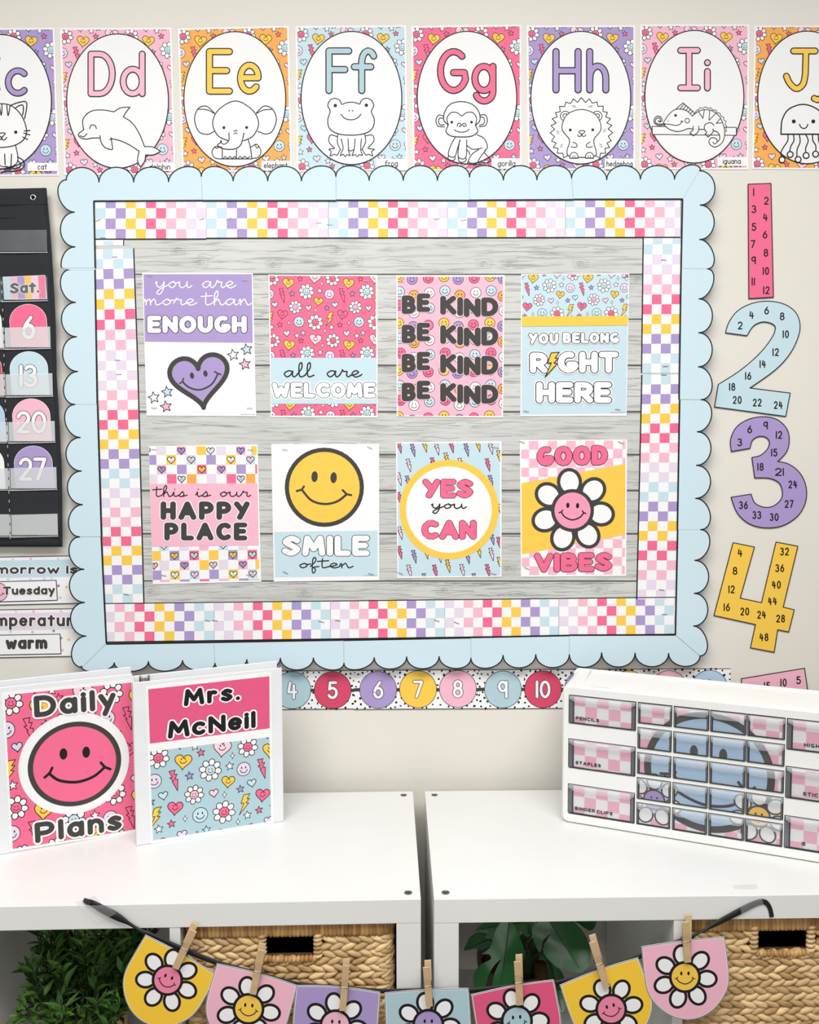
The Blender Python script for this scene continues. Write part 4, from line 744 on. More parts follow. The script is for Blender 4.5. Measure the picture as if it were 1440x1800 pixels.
def p4(a):
    fit(a, 680, 460, 3.13, [(745, 72), (1330, 70), (1316, 834), (741, 842)], 585, 768)
    a.rect(0, 0, 585, 768, 'B', 1); pattern(a, 0, 0, 585, 232, -20, -22, .945, 2)
    unfit(a, 680, 460, 3.13); a.poly([(743, 302), (1327, 298), (1325, 350), (742, 357)], 'Y', 7)
    text(a, 'YOU', 780, 944, 394, 453, 19, 'W', 12, 3.6, 'K', 5, ol2=4); text(a, 'BELONG', 968, 1278, 390, 449, 19, 'W', 12, 3.6, 'K', 5, ol2=4)
    text(a, 'R', 787, 884, 500, 613, 40, 'W', 12, 4.4, 'K', ol2=6); text(a, 'GHT', 940, 1274, 495, 612, 40, 'W', 12, 4.4, 'K', 6, ol2=6)
    a.at(680 + 912 / 3.13, 460 + 565 / 3.13, 1 / 3.13); bolt(a, 0, 0, 66, 'Y', 14, 5, 1); a.crop(680, 460, 3.13)
    text(a, 'HERE', 822, 1236, 662, 777, 40, 'W', 12, 4.4, 'K', 6, ol2=6); a.line([(1232, 831), (1312, 829)], 2.4, 'G', 2)
poster(680, 460, 3.13, [(740, 68), (1335, 65), (1320, 848), (735, 850)], p4, 'pale blue poster reading you belong right here with a yellow lightning bolt', [(925, 723, 8), (1086, 720, 8), (1100, 487, 5)])
def p5(a):
    fit(a, 240, 760, 3.2, [(70, 79), (676, 78), (692, 832), (93, 842)], 606, 760)
    rows = [(0, 48, [(-14, 0, 'P'), (67, 'L', 0), (180, 'P', 'V'), (292, 'Y', 0), (344, 0, 'W'), (404, 'L', 0), (515, 'P', 'V'), (602, 'Y', 0)]), (48, 102, [(12, 'V', 0), (122, 'Y', 'W'), (234, 'B', 'LP'), (346, 'V', 0), (458, 'Y', 'W'), (569, 'B', 'LP')]), (102, 155, [(67, 'P', 'V'), (180, 'V', 0), (292, 'HP', 'Y'), (403, 'P', 'V'), (515, 'V', 0), (622, 'HP', 0)]), (155, 208, [(15, 'L', 0), (122, 'HP', 0), (177, 0, 'B'), (234, 'O', 0), (346, 'L', 0), (458, 'HP', 0), (512, 0, 'B'), (568, 'O', 0)]),
            (560, 585, [(67, 'B', 'W'), (180, 'L', 0), (292, 'P', 0), (402, 'B', 'W'), (515, 'L', 0)]), (585, 640, [(22, 'Y', 0), (125, 'V', 'Y'), (236, 'HP', 'B'), (347, 'Y', 0), (457, 'V', 'Y'), (568, 'HP', 'B')]), (640, 695, [(8, 0, 'P'), (66, 'L', 0), (180, 'P', 'V'), (292, 'Y', 0), (344, 0, 'LP'), (402, 'L', 0), (513, 'P', 'V'), (612, 'Y', 0)]), (695, 748, [(22, 'V', 0), (125, 'Y', 'W'), (236, 'B', 'LP'), (347, 'V', 0), (457, 'Y', 'W'), (568, 'B', 'LP')]), (748, 760, [(67, 'P', 0), (180, 'V', 0), (292, 'HP', 0), (402, 'P', 0), (515, 'V', 0)])]
    for y0, y1, cs in rows:
        a.clip = (0, max(0, y0), 606, y1)
        for x, c, h in cs:
            a.T = None
            if c: a.rect(x - 27, y0, x + 27, y1, c, 1)
            if h:
                cy = (y0 + y1) / 2 if y0 > 0 and y0 != 560 else (24 if y0 == 0 else 556); a.at(x, cy, 1); heart(a, 0, 0, 22, h, 2, 4.2, 0, True)
    a.T = None; a.clip = None; a.rect(0, 208, 606, 560, 'P', 4)
    unfit(a, 240, 760, 3.2); script(a, 'this is our', 98, 640, 27, 361, 6, 'K', 7, 1.0)
    text(a, 'HAPPY', 136, 638, 388, 492, 42, 'C', 9, 5, 'W', 14); text(a, 'PLACE', 157, 624, 507, 608, 42, 'C', 9, 5, 'W', 14); a.line([(612, 829), (692, 827)], 2.5, 'G', 4)
poster(240, 760, 3.2, [(68, 78), (682, 68), (702, 840), (92, 855)], p5, 'pink and checkered poster reading this is our happy place', [(271, 790, 3), (440, 791, 5), (288, 1011.5, 10), (438, 1011, 12)])
def p6(a):
    a.disc(1057, 309, 223, 'C', 1); a.disc(1057, 309, 199, 'Y', 2)
    a.disc(1002, 249, 18, 'C', 3, 31, 3); a.disc(1109, 255, 18, 'C', 3, 31, 3); a.curve([(930, 322), (985, 383), (1060, 403), (1130, 388), (1183, 348)], 13, 'C', 3)
    a.line([(902, 330), (930, 322), (942, 304)], 12, 'C', 3); a.line([(1160, 325), (1183, 348), (1208, 353)], 12, 'C', 3)
    a.poly([(775, 560), (1356, 553), (1356, 808), (780, 815)], 'B', 1)
    text(a, 'SMILE', 819, 1311, 580, 695, 46, 'W', 5, 3.2, 'K', 8); script(a, 'often', 912, 1216, 26, 762, 6.5, 'K', 4); a.line([(1280, 806), (1352, 804)], 2, 'G', 3)
poster(240, 760, 3.2, [(758, 65), (1365, 65), (1366, 832), (772, 840)], p6, 'white poster with a big yellow smiley above smile often on pale blue', [(501, 790.5, 5), (650, 787, 20), (502, 1006.5, 25), (652, 1009, 15)])
def p7(a):
    o = (680, 760, 3.13); a.poly([(57, 62), (622, 57), (625, 788), (65, 793)], 'B', 1); a.clip = (680 + 60 / 3.13, 760 + 60 / 3.13, 680 + 624 / 3.13, 760 + 790 / 3.13)
    for x, y, c in [(65, 80, 'HP'), (140, 100, 'V'), (205, 75, 'Y'), (272, 90, 'LP'), (352, 78, 'HP'), (435, 98, 'V'), (498, 72, 'Y'), (568, 87, 'LP'), (615, 135, 'Y'), (117, 182, 'LP'), (250, 175, 'HP'), (325, 148, 'Y'), (402, 178, 'LP'), (552, 180, 'HP'), (65, 258, 'LP'), (112, 275, 'V'), (568, 272, 'V'), (65, 365, 'HP'), (620, 430, 'Y'), (70, 555, 'LP'), (575, 585, 'V'), (615, 612, 'HP'), (68, 662, 'HP'), (147, 685, 'V'), (212, 662, 'Y'), (285, 682, 'LP'), (502, 655, 'Y'), (440, 688, 'V'), (572, 672, 'LP'), (618, 722, 'Y'), (120, 765, 'LP'), (262, 765, 'HP'), (333, 737, 'Y'), (412, 762, 'LP'), (552, 762, 'HP'), (205, 812, 'V'), (480, 812, 'V')]:
        a.at(680 + x / 3.13, 760 + y / 3.13, 1 / 3.13); bolt(a, 0, 0, 34, c, 2, 3.2)
    a.clip = None; a.crop(*o); a.disc(343, 425, 273, 'Y', 5, 274); a.disc(342, 425, 236, 'W', 6, 238)
    text(a, 'YES', 198, 476, 258, 361, 42, 'HP', 9, 2.8, 'K', 4); text(a, 'CAN', 193, 492, 484, 588, 42, 'HP', 9, 2.8, 'K', 4); script(a, 'you', 246, 435, 26, 419, 7, 'K', 8)
poster(680, 760, 3.13, [(50, 55), (632, 48), (632, 795), (58, 802)], p7, 'pale blue bolt patterned poster reading yes you can in a yellow ring', [(872, 787, 8), (868, 1009, 12), (704, 1008, 20)])
def p8(a):
    fit(a, 680, 760, 3.13, [(740, 48), (1314, 45), (1310, 780), (744, 785)], 574, 737)
    a.clip = (0, 0, 574, 737)
    for i in range(13):
        for j in range(16):
            if (i + j) % 2: a.rect(-6 - 3 + i * 51.5, -3 + j * 49.5, 42.5 + i * 51.5, 46.5 + j * 49.5, 'P', 1)
    a.clip = None; a.poly([(0, 230), (574, 127), (574, 518), (0, 622)], 'Y', 2)
    unfit(a, 680, 760, 3.13); daisy(a, 1022, 430, 232, 'MP', 3, 19, -96, .51, .68, .335, .3)
    text(a, 'GOOD', 826, 1215, 76, 183, 45, 'HP', 11, 2.8, 'K', 5, dy=[2, 0, -2, -4]); text(a, 'VIBES', 813, 1240, 664, 767, 42, 'HP', 11, 2.8, 'K', 5, dy=[2, 0, -1, -2, -4])
poster(680, 760, 3.13, [(732, 42), (1323, 40), (1318, 790), (738, 795)], p8, 'pink checkered poster reading good vibes around a smiling daisy on yellow', [(926, 999, 25), (1091, 778, 20), (918, 777, 18)])

# ================================================================== SKIP COUNTING NUMBERS ON THE WALL
def numcard(ox, oy, sc, out, col, label, nums, h, lw=6.5, dup_=True):
    a = Art(wallmap(-.0022), NW); a.crop(ox, oy, sc); a.slab(out, 'W', .0006); a.poly(out, col, 1); a.line(out, lw, 'K', 2, True)
    for s, x, y in nums:
        w = h * (.12 if s == '1' else .38 if s == '11' else .6 if len(s) == 1 else .8 if s[0] == '1' else 1.12); text(a, s, x - w / 2, x + w / 2, y - h / 2, y + h / 2, h * .15, 'K', 4, gap=h * .13)
    a.T = None; return a.build('number_cutout', label, 'number card', 'skip counting number cards on the wall')
numcard(1220, 300, 3.913, [(373, 93), (530, 88), (547, 870), (378, 880)], 'HP', 'tall hot pink number 1 card listing 1 to 12', [(str(i + 1), *p) for i, p in enumerate([(410, 147), (498, 207), (413, 265), (492, 322), (413, 387), (489, 440), (406, 505), (495, 565), (411, 617), (495, 690), (407, 763), (498, 822)])], 54)
o2 = smooth([(218, 1115), (240, 1045), (300, 965), (400, 913), (510, 898), (620, 918), (700, 975), (730, 1060), (715, 1150), (660, 1260), (560, 1370), (385, 1495)], 4) + [(662, 1530), (632, 1690), (142, 1625), (168, 1470)] + smooth([(168, 1470), (310, 1380), (440, 1270), (530, 1160), (560, 1090), (542, 1055), (475, 1040), (410, 1068), (365, 1135)], 4)[1:]
numcard(1220, 300, 3.913, o2, 'B', 'pale blue number 2 card counting by twos to 24', [('2', 318, 1065), ('4', 397, 993), ('6', 500, 962), ('8', 607, 1002), ('10', 632, 1125), ('12', 562, 1248), ('14', 473, 1330), ('16', 373, 1412), ('18', 263, 1487), ('20', 298, 1577), ('22', 435, 1595), ('24', 580, 1612)], 54)
o3 = smooth([(237, 265), (232, 190), (270, 110), (350, 60), (445, 45), (530, 65), (590, 125), (603, 200), (585, 270), (530, 328)], 4) + smooth([(530, 328), (600, 345), (670, 400), (710, 490), (705, 590), (655, 675), (560, 735), (450, 748), (350, 722), (275, 655), (235, 555)], 4)[1:] + smooth([(362, 535), (385, 590), (440, 617), (500, 612), (550, 570), (560, 520), (540, 465), (480, 435), (385, 432)], 4) + smooth([(367, 303), (420, 290), (465, 250), (478, 205), (455, 175), (410, 170), (370, 195), (355, 245)], 4)
numcard(1220, 720, 3.6, o3, 'V', 'violet number 3 card counting by threes to 36', [('3', 290, 207), ('6', 353, 125), ('9', 454, 100), ('12', 538, 160), ('15', 508, 272), ('18', 421, 362), ('21', 541, 394), ('24', 626, 473), ('27', 602, 597), ('30', 508, 680), ('33', 398, 667), ('36', 313, 605)], 50, 6)
numcard(1220, 720, 3.6, [(248, 842), (383, 870), (293, 1193), (428, 1222), (520, 838), (658, 865), (565, 1250), (635, 1267), (600, 1407), (530, 1393), (508, 1535), (358, 1507), (390, 1360), (127, 1303)], 'Y', 'yellow number 4 card counting by fours to 48', [('4', 292, 907), ('8', 260, 1020), ('12', 238, 1137), ('16', 208, 1250), ('20', 322, 1277), ('24', 428, 1298), ('28', 548, 1322), ('32', 573, 898), ('36', 543, 1003), ('40', 522, 1108), ('44', 497, 1212), ('48', 443, 1440)], 50, 6)
numcard(1220, 720, 3.6, [(300, 1703), (700, 1637), (722, 1790), (450, 1835), (468, 1930), (600, 1960), (690, 2060), (650, 2180), (500, 2230), (340, 2190), (360, 2060), (520, 2080), (540, 2030), (330, 2060)], 'P', 'pink number 5 card mostly hidden behind the drawer cabinet', [('5', 662, 1712), ('10', 567, 1727), ('15', 463, 1748)], 50, 6)

# ================================================================== NUMBER LINE
def numline(x0, x1, yt, yb, circles, label, lift):
    a = Art(wallmap(-.0014 - lift), NW); a.slab([(x0, yt), (x1, yt - (x1 - x0) * .006), (x1, yb - (x1 - x0) * .006), (x0, yb)], 'W', .0005)
    f = lambda x, y: y - (x - x0) * .006; R2 = random.Random(int(x0)); pts = []; a.clip = (x0, yt - 3, x1, yb + 1)
    for _ in range(900):
        x, y = R2.uniform(x0, x1), R2.uniform(yt + 1, yb - 1)
        if all((x - u) ** 2 + (y - v) ** 2 > 56 for u, v in pts) and all((x - c[0]) ** 2 + (y - c[1]) ** 2 > 33 ** 2 for c in circles): pts.append((x, y)); a.disc(x, f(x, y), R2.uniform(1.3, 2.3), 'K', 1, R2.uniform(1.3, 2.6), R2.uniform(0, 90), 9)
    a.line([(x0, yt + .6), (x1, f(x1, yt + .6))], 1.2, 'K', 2, cap=False); a.line([(x0, yb - .6), (x1, f(x1, yb - .6))], 1.2, 'K', 2, cap=False); a.rect(x0, circles[0][1] - 3, x1, circles[0][1] + 3, 'C', 2)
    a.clip = None
    for x, y, c, s in circles:
        a.disc(x, y, 33, 'K', 3, n=44); a.disc(x, y, 32, c, 4, n=44); w = 26 if len(s) == 2 else 18
        text(a, s, x - w / 2, x + w / 2, y - 15.5, y + 15.5, 4.6, 'W', 7, 1.0, 'K', 2.6)
    return a.build('number_line_strip', label, 'number line', 'number line strips on the wall')
numline(405, 622.6, 1179.5, 1248, [(444, 1213.5, 'P', '3'), (514, 1213.3, 'LB', '4'), (585, 1213, 'CR', '5')], 'polka dot number line strip with a blue 4 and a red 5', .0003)
numline(622.6, 841, 1178, 1247.5, [(665, 1212.5, 'V', '6'), (735, 1211.5, 'Y', '7'), (805, 1210.7, 'P', '8')], 'polka dot number line strip with a purple 6, yellow 7 and pink 8', .0006)
numline(841, 1062, 1177, 1246.5, [(884.3, 1211.8, 'LB', '9'), (954.7, 1211.6, 'CR', '10'), (1025, 1211, 'V', '11')], 'polka dot number line strip with a blue 9 and a red 10', .0003)
numline(1062, 1284.5, 1176, 1245.5, [(1105, 1211, 'Y', '12'), (1176.5, 1211, 'P', '13'), (1247.5, 1210.5, 'SB', '14')], 'polka dot number line strip showing only its top above the drawer cabinet', 0)

# ================================================================== POCKET CALENDAR CHART
def pl(pts, Y): return [tuple(W(x, y, Y)) for x, y in pts]
edge = [(82, 330), (83, 346), (87, 389), (91, 442), (94.5, 499), (97.5, 556), (99, 612), (99.5, 659), (103, 716), (106, 772), (108.6, 829), (109.6, 895), (109.8, 961)]
t = thing('pocket_chart', tuple(W(-60, 962, -.012)), 'black fabric pocket calendar chart hanging on the wall at the left', 'pocket chart')
CHY = -.016
ey = [e[1] for e in edge]; ex = [e[0] for e in edge]
nu, nv = 24, 60; V = []; Fc = []
for j in range(nv + 1):
    y = 331 + (961 - 331) * j / nv; xr = float(np.interp(y, ey, ex)); xl = xr - 330
    for i in range(nu + 1):
        x = xl + (xr - xl) * (i / nu); sag = (1 - j / nv); bump = .0016 * math.sin(x * .05 + y * .021) * math.sin(y * .045) + (.004 if j in (0, 1) else 0) * 0
        yy = CHY - bump * (.9 if y < 470 or y > 870 else 0) * (1 if i < nu else .2) - .0012 * math.sin(y * .5) * (1 if y < 480 or y > 880 else .1)
        V.append(W(x, y + (1 - i / nu) * 6 * (1 - 2 * 0) * (1 if j == 0 else 0), yy))
Fc = [(j * (nu + 1) + i, j * (nu + 1) + i + 1, (j + 1) * (nu + 1) + i + 1, (j + 1) * (nu + 1) + i) for j in range(nv) for i in range(nu)]
o = mkobj('fabric_panel', V, Fc, ['fabric'] * len(Fc), t, True); sm = o.modifiers.new('thick', 'SOLIDIFY'); sm.thickness = .0025; sm.offset = -1
SEAM = lambda y: float(np.interp(y, [487, 531, 593, 663, 772, 942], [3, 5, 8, 8, 14, 19]))
# hem bands
a = Art(wallmap(CHY - .0025), NW)
for y, d in ((361, 0), (384, 0), (405, 0)): a.line([(-200, y + 2), (float(np.interp(y, ey, ex)) - 2, y - 2)], 1.2, 'kthread', 1)
a.line([(x - 6, y) for x, y in edge], 1.2, 'kthread', 1); a.line([(-200, 950), (104, 947)], 1.2, 'kthread', 1)
a.build('hem_stitching', parent=t)
c = W(58, 347, CHY - .003); m = MB(); P = []
for i in range(20):
    an = 2 * math.pi * i / 20
    for j in range(8):
        b_ = 2 * math.pi * j / 8; r = .0046 + .0018 * math.cos(b_); P.append((c[0] + r * math.cos(an), c[1] - .0014 * math.sin(b_), c[2] + r * math.sin(an)))
m.add(P, [(i * 8 + j, i * 8 + (j + 1) % 8, ((i + 1) % 20) * 8 + (j + 1) % 8, ((i + 1) % 20) * 8 + j) for i in range(20) for j in range(8)], 'chrome')
m.add([(c[0] + .0034 * math.cos(i * .5236), c[1] - .0002, c[2] + .0034 * math.sin(i * .5236)) for i in range(12)], [list(range(12))], 'black')
tag(m.build('eyelet', t, True), 'silver metal eyelet')
def pocket(x0, x1, y0, y1, mk, stitch=True, nm='clear_pocket'):
    a = Art(wallmap(CHY - .0046), NW); q = [(x0, y0 + 1), (x1, y0 - 1), (x1 + 1, y1 - 1), (x0 + 1, y1 + 1)]; a.poly(q, mk, 0); o = a.build(nm, parent=t)
    if stitch:
        b = Art(wallmap(CHY - .0052), NW); n = int((x1 - x0) / 4)
        b.line([(x0 + 1, y1 + 2.2), (x1 + 1, y1 + .4)], 1.5, 'thread', 0)
        for i in range(n): xx = x0 + 2 + i * 4; b.line([(xx, y1 - .6), (xx + 2.2, y1 - .8)], 1.4, 'kthread', 1)
        s_ = b.build('stitching', parent=t)
pocket(-200, 82, 405, 443, 'pocketd'); pocket(-200, 19, 905, 943, 'pocket'); pocket(20, 101, 904, 942, 'pocket')
for y0, y1, xa, xb in ((575, 612, 8, 88), (657, 696, 10, 92), (741, 777, 15, 96), (822, 860, 18, 99)):
    pocket(xa, xb, y0, y1, 'pocket'); pocket(-200, xa - 1, y0 + 2, y1 + 1, 'pocket')
pocket(3, 83, 487, 528, 'pocketd'); pocket(-200, 2, 488, 529, 'pocketd')
a = Art(wallmap(CHY - .0053), NW)
for i in range(58):
    y = 487 + i * 8; a.line([(SEAM(y) - 1, y), (SEAM(y + 4) - 1, y + 4)], 1.2, 'thread' if i % 2 else 'kthread', 0)
a.build('stitching', parent=t)
def card(draw, label, off=.0036, name='calendar_card', cat='card', group='cards in the pocket chart'):
    a = Art(wallmap(CHY - off), NW); draw(a); a.T = None; return a.build(name, label, cat, group)
def d_sat(a):
    a.crop(0, 310, 5.292); a.slab([(25, 935), (420, 918), (438, 1140), (40, 1150)], 'W', .0004); 
    for i, c in enumerate(('B', 'P', 'V', 'Y', 'LP', 'HP')): a.poly([(30 + i * 65, 938 - i * 2.7), (30 + i * 65 + (65 if i < 5 else 62), 935 - i * 2.7), (40 + i * 65 + (65 if i < 5 else 64), 1140 - i * 1), (40 + i * 65, 1142 - i)], c, 1)
    text(a, 'Sat.', 92, 370, 992, 1094, 30, 'C', 6, 6, 'W', 6, skew=-.04)
card(d_sat, 'striped calendar card reading Sat.')
def arch(x0, x1, yt, yb, col, s, w0, w1, n0, n1):
    def f(a):
        out = [(x0 + 4, yb)] + [(x0 + (x1 - x0) / 2 - (x1 - x0) / 2 * math.cos(t_), yt + (x1 - x0) * .46 - (x1 - x0) * .46 * math.sin(t_)) for t_ in np.linspace(0, math.pi, 22)] + [(x1 + 3, yb)]
        a.slab(out, 'W', .0004); cx, cy = (x0 + x1) / 2, (yt + yb) / 2; ins = [(cx + (x - cx) * .965, cy + (y - cy) * .97) for x, y in out]; a.line(out, .9, 'K', 1, True); a.poly(ins, col, 2)
        if s: text(a, s, w0, w1, n0, n1, 6.2, 'W', 6, 1.0, 'K', 1.5)
    return f
card(arch(16, 83, 534, 612, 'HP', '6', 38.5, 62.5, 555, 596.5), 'hot pink arch shaped calendar card numbered 6')
card(arch(16.5, 85, 617, 695, 'B', '13', 34, 66, 641, 681), 'pale blue arch shaped calendar card numbered 13')
card(arch(21, 89, 700, 777, 'P', '20', 29, 82, 722.5, 762), 'pale pink arch shaped calendar card numbered 20')
card(arch(24, 93, 783, 860, 'V', '27', 33, 82, 804, 845), 'purple arch shaped calendar card numbered 27')
card(arch(-62, 3.5, 535, 613, 'W', None, 0, 0, 0, 0), 'sliver of a white calendar card at the frame edge, left of the 6')
card(arch(-62, 4, 618, 696, 'CR', None, 0, 0, 0, 0), 'sliver of a red calendar card at the frame edge, left of the 13')
card(arch(-60, 9, 701, 778, 'SB', None, 0, 0, 0, 0), 'sliver of a blue calendar card at the frame edge, left of the 20')
card(arch(-60, 8, 784, 861, 'W', None, 0, 0, 0, 0), 'sliver of a white calendar card at the frame edge, left of the 27')

# ================================================================== SENTENCE STRIPS
def sent(quad, band, col, draw, label):
    a = Art(wallmap(-.0016), NW); a.crop(0, 960, 9); a.slab(quad, 'W', .0006); (x0, y0), (x1, y1), _, _ = quad
    a.poly(band, col, 1)
    R2 = random.Random(int(y0)); 
    for x, y, c in draw[1]: a.disc(x, y, 23, c, 1)
    a.line([quad[0], quad[1]], 12, 'K', 2); a.line([quad[3], quad[2]], 12, 'K', 2)
    text(a, *draw[0]); a.T = None; return a.build('sentence_strip', label, 'sentence strip', 'weather sentence strips')
sent([(-1500, 200), (1420, 148), (1435, 900), (-1500, 962)], [(-1500, 255), (1420, 205), (1425, 478), (-1500, 528)], 'B', (('morrow is', -70, 1232, 300, 438 + 0, 40, 'C', 7, 13, 'W', 22, 105), [(205, 205, 'L'), (488, 200, 'P'), (920, 200, 'B'), (130, 525, 'B'), (480, 525, 'LP'), (815, 500, 'B'), (925, 628, 'G'), (1052, 648, 'Y'), (955, 815, 'P'), (700, 515, 'L')]), 'sentence strip ending in morrow is on a pale blue band')
sent([(-1500, 1032), (1420, 985), (1435, 1738), (-1500, 1790)], [(-1500, 1090), (1420, 1042), (1425, 1312), (-1500, 1362)], 'L', (('mperatur', -70, 1160, 1080, 1268, 38, 'C', 7, 13, 'W', 24), [(250, 1035, 'L'), (530, 1035, 'P'), (965, 1030, 'B'), (170, 1355, 'B'), (515, 1360, 'LB'), (850, 1340, 'G'), (1180, 1360, 'L'), (965, 1455, 'G'), (1090, 1480, 'Y'), (990, 1645, 'P')]), 'sentence strip with the cut off word peratur on a lilac band')
a = Art(wallmap(-.0026), NW); a.crop(0, 960, 9); q = [(-700, 580), (888, 540), (908, 855), (-690, 900)]; a.slab(q, 'W', .0004); a.line(q, 12, 'K', 1, True)
a.disc(-20, 728, 148, 'K', 2); a.disc(-20, 728, 138, 'P', 3); a.line([(35, 735), (50, 755), (75, 752)], 10, 'K', 4); a.line([(0, 782), (30, 770), (55, 752)], 10, 'K', 4); a.disc(-60, 690, 12, 'K', 4, 22)
text(a, 'Tuesday', 48, 872, 640, 772, 36, 'C', 9, 9, 'W', 12, skew=-.012); a.T = None; a.build('word_card', 'white word card reading Tuesday', 'card', 'word cards on the sentence strips')
a = Art(wallmap(-.0026), NW); a.crop(0, 960, 9); q = [(-700, 1420), (950, 1392), (965, 1702), (-690, 1735)]; a.slab(q, 'W', .0004); a.line(q, 12, 'K', 1, True)
text(a, 'warm', 95, 748, 1440, 1628, 40, 'C', 9, 3, 'K', 22, skew=-.012); a.T = None; a.build('word_card', 'white word card reading warm', 'card', 'word cards on the sentence strips')

# ================================================================== BINDERS
def Z0(x, y, z=.77): return onplane([(x, y)], (0, 0, z), (0, 0, 1))[0]
def binder(pa, pb, width, label, art):
    A_, B_ = Z0(*pa), Z0(*pb); d = (B_ - A_) / np.linalg.norm(B_ - A_); n = np.array([d[1], -d[0], 0]); H = .2895; th = .0028; D = .042
    A_ = A_ if width is None else B_ - d * width; wd_ = np.linalg.norm(B_ - A_)
    t = thing('binder', A_ + d * wd_ / 2 - n * D / 2, label, 'binder', 'white ring binders on the left shelf')
    fr = lambda p: A_ + d * p[0] + n * p[1] + np.array([0, 0, p[2]])
    m = MB(); m.box(0, wd_, -th, 0, .0003, H, 'vinyl', fr); fc = m.build('front_cover', t, bevel=.0011)
    bk = math.radians(1.5)
    m = MB(); m.box(0, wd_, -th, 0, .0003, H, 'vinyl', lambda p: fr((p[0] * math.cos(bk) + .001, -D + p[1] - p[0] * math.sin(bk), p[2]))); m.build('back_cover', t, bevel=.0011)
    m = MB(); m.box(-.001, .0016, -D - th, -.0002, .0003, H, 'vinyl', fr); m.build('spine', t, bevel=.0008)
    m = MB(); m.box(.006, .034, -D + .0012, -D + .0032, .012, H - .012, 'chrome', fr); m.box(.016, .024, -D + .0032, -D + .006, .010, H - .004, 'chrome', fr)
    for u in (.013, .027): m.tube([fr((u, -D + .005, H - .014)), fr((u, -D + .009, H - .002)), fr((u, -D + .014, H + .0015))], .0022, 'chrome', 8)
    for zz in (.04, .145, .25):
        m.tube([fr((.02 + .016 * math.cos(v), -D + .019 + .0155 * math.sin(v), zz)) for v in np.linspace(-1.5, 4.7, 20)], .0014, 'chrome', 6)
    tag(m.build('ring_mechanism', t, True), 'chrome ring mechanism')
    a = Art(lambda p: onplane(p, A_, n), n, .0006); art(a, A_, n); a.T = None; a.build('cover_insert', parent=t)
    q = lambda u, v: fr((u, .0009, v))
    return t
def art2(a, P0, n):
    base = a.fn
    pk = [(260.5, 1211.5), (473.5, 1188.5), (474, 1280), (263.5, 1307)]; pt = [(263.5, 1321), (473.6, 1295.5), (476.5, 1443), (269, 1477)]
    a.slab([(256, 1206), (477, 1181), (481, 1448), (265, 1483)], 'W', .0003)
    h1 = homog(pk, 214, 96); a.fn = lambda p: base(h1(p)); a.rect(0, 0, 214, 96, 'RP', 1)
    text(a, 'Mrs.', 60, 160, 7, 37, 9.5, 'K', 6, 2.6, 'W', 5); text(a, 'McNeil', 31, 188, 60, 91.5, 9.5, 'K', 6, 2.6, 'W', 4)
    h2 = homog(pt, 214, 158); a.fn = lambda p: base(h2(p)); a.rect(0, 0, 214, 158, 'LB', 1); pattern(a, 0, 0, 214, 158, 14, 3, .5, 2)
    a.fn = base
def art1(a, P0, n):
    base = a.fn; pk = [(8, 1222), (231, 1199.5), (238, 1457.6), (22.4, 1492)]
    a.slab([(3, 1218), (233, 1194), (240, 1462), (19, 1497)], 'W', .0003)
    h1 = homog(pk, 225, 268); a.fn = lambda p: base(h1(p)); a.rect(0, 0, 225, 268, 'HP', 1)
    pattern(a, 0, 0, 225, 268, 10, 3, .56, 2)
    a.disc(117, 132, 100, 'W', 7, 90, n=72); a.disc(117.5, 133, 84.5, 'C', 8, 75, n=72); a.disc(117.5, 133, 75, 'HP', 9, 66.5, n=72)
    a.disc(97, 112, 7, 'K', 10, 10); a.disc(138, 114, 7, 'K', 10, 10); a.curve([(70, 143), (88, 158), (120, 165), (150, 159), (171, 145)], 5, 'K', 10, n=8)
    a.line([(62, 149), (71, 143), (76, 134)], 4.6, 'K', 10); a.line([(164, 136), (171, 145), (181, 150)], 4.6, 'K', 10)
    text(a, 'Daily', 49, 195, 6, 43, 10.5, 'C', 15, 3.2, 'W', 6); text(a, 'Plans', 40, 200, 227, 264, 10.5, 'C', 15, 3.2, 'W', 6)
    a.fn = base
binder((0, 1503), (239, 1461.5), .2584, 'white binder with a pink smiley cover reading Daily Plans', art1)
binder((241, 1487.5), (499, 1444), None, 'white binder with a raspberry pink name panel above a blue daisy pattern', art2)

# ================================================================== DRAWER CABINET
CA, CB = Z0(987, 1444, .7706), Z0(1440, 1518, .7706); cdv = (CB - CA) / np.linalg.norm(CB - CA); cn = np.array([cdv[1], -cdv[0], 0])
CW, CH, CD = .506, .2565, .125
cf = lambda p: CA + cdv * p[0] + cn * p[1] + np.array([0, 0, p[2]])          # p = (along, outward, up)
tc_ = thing('drawer_cabinet', CA + cdv * CW / 2 - cn * CD / 2, 'white plastic drawer cabinet with 26 small clear drawers on the right shelf', 'drawer cabinet')
def rrect(x0, x1, z0, z1, r, n=5):
    out = []
    for cx, cz, a0 in ((x1 - r, z0 + r, -90), (x1 - r, z1 - r, 0), (x0 + r, z1 - r, 90), (x0 + r, z0 + r, 180)):
        for i in range(n + 1): an = math.radians(a0 + 90 * i / n); out.append((cx + r * math.cos(an), cz + r * math.sin(an)))
    return out
cfr = lambda p: cf((p[0], p[2], p[1]))
large = [(.0118, .1308), (.3742, .4932)]; LZ = [(.1865, .2395), (.1035, .158), (.0178, .0735)]
small = [(.1335, .1917), (.1942, .2527), (.2540, .3122), (.3130, .3722)]; SZ = [(.2015, .2392), (.156, .1945), (.110, .149), (.0640, .1035), (.0178, .0578)]
m = MB(); fo = .0
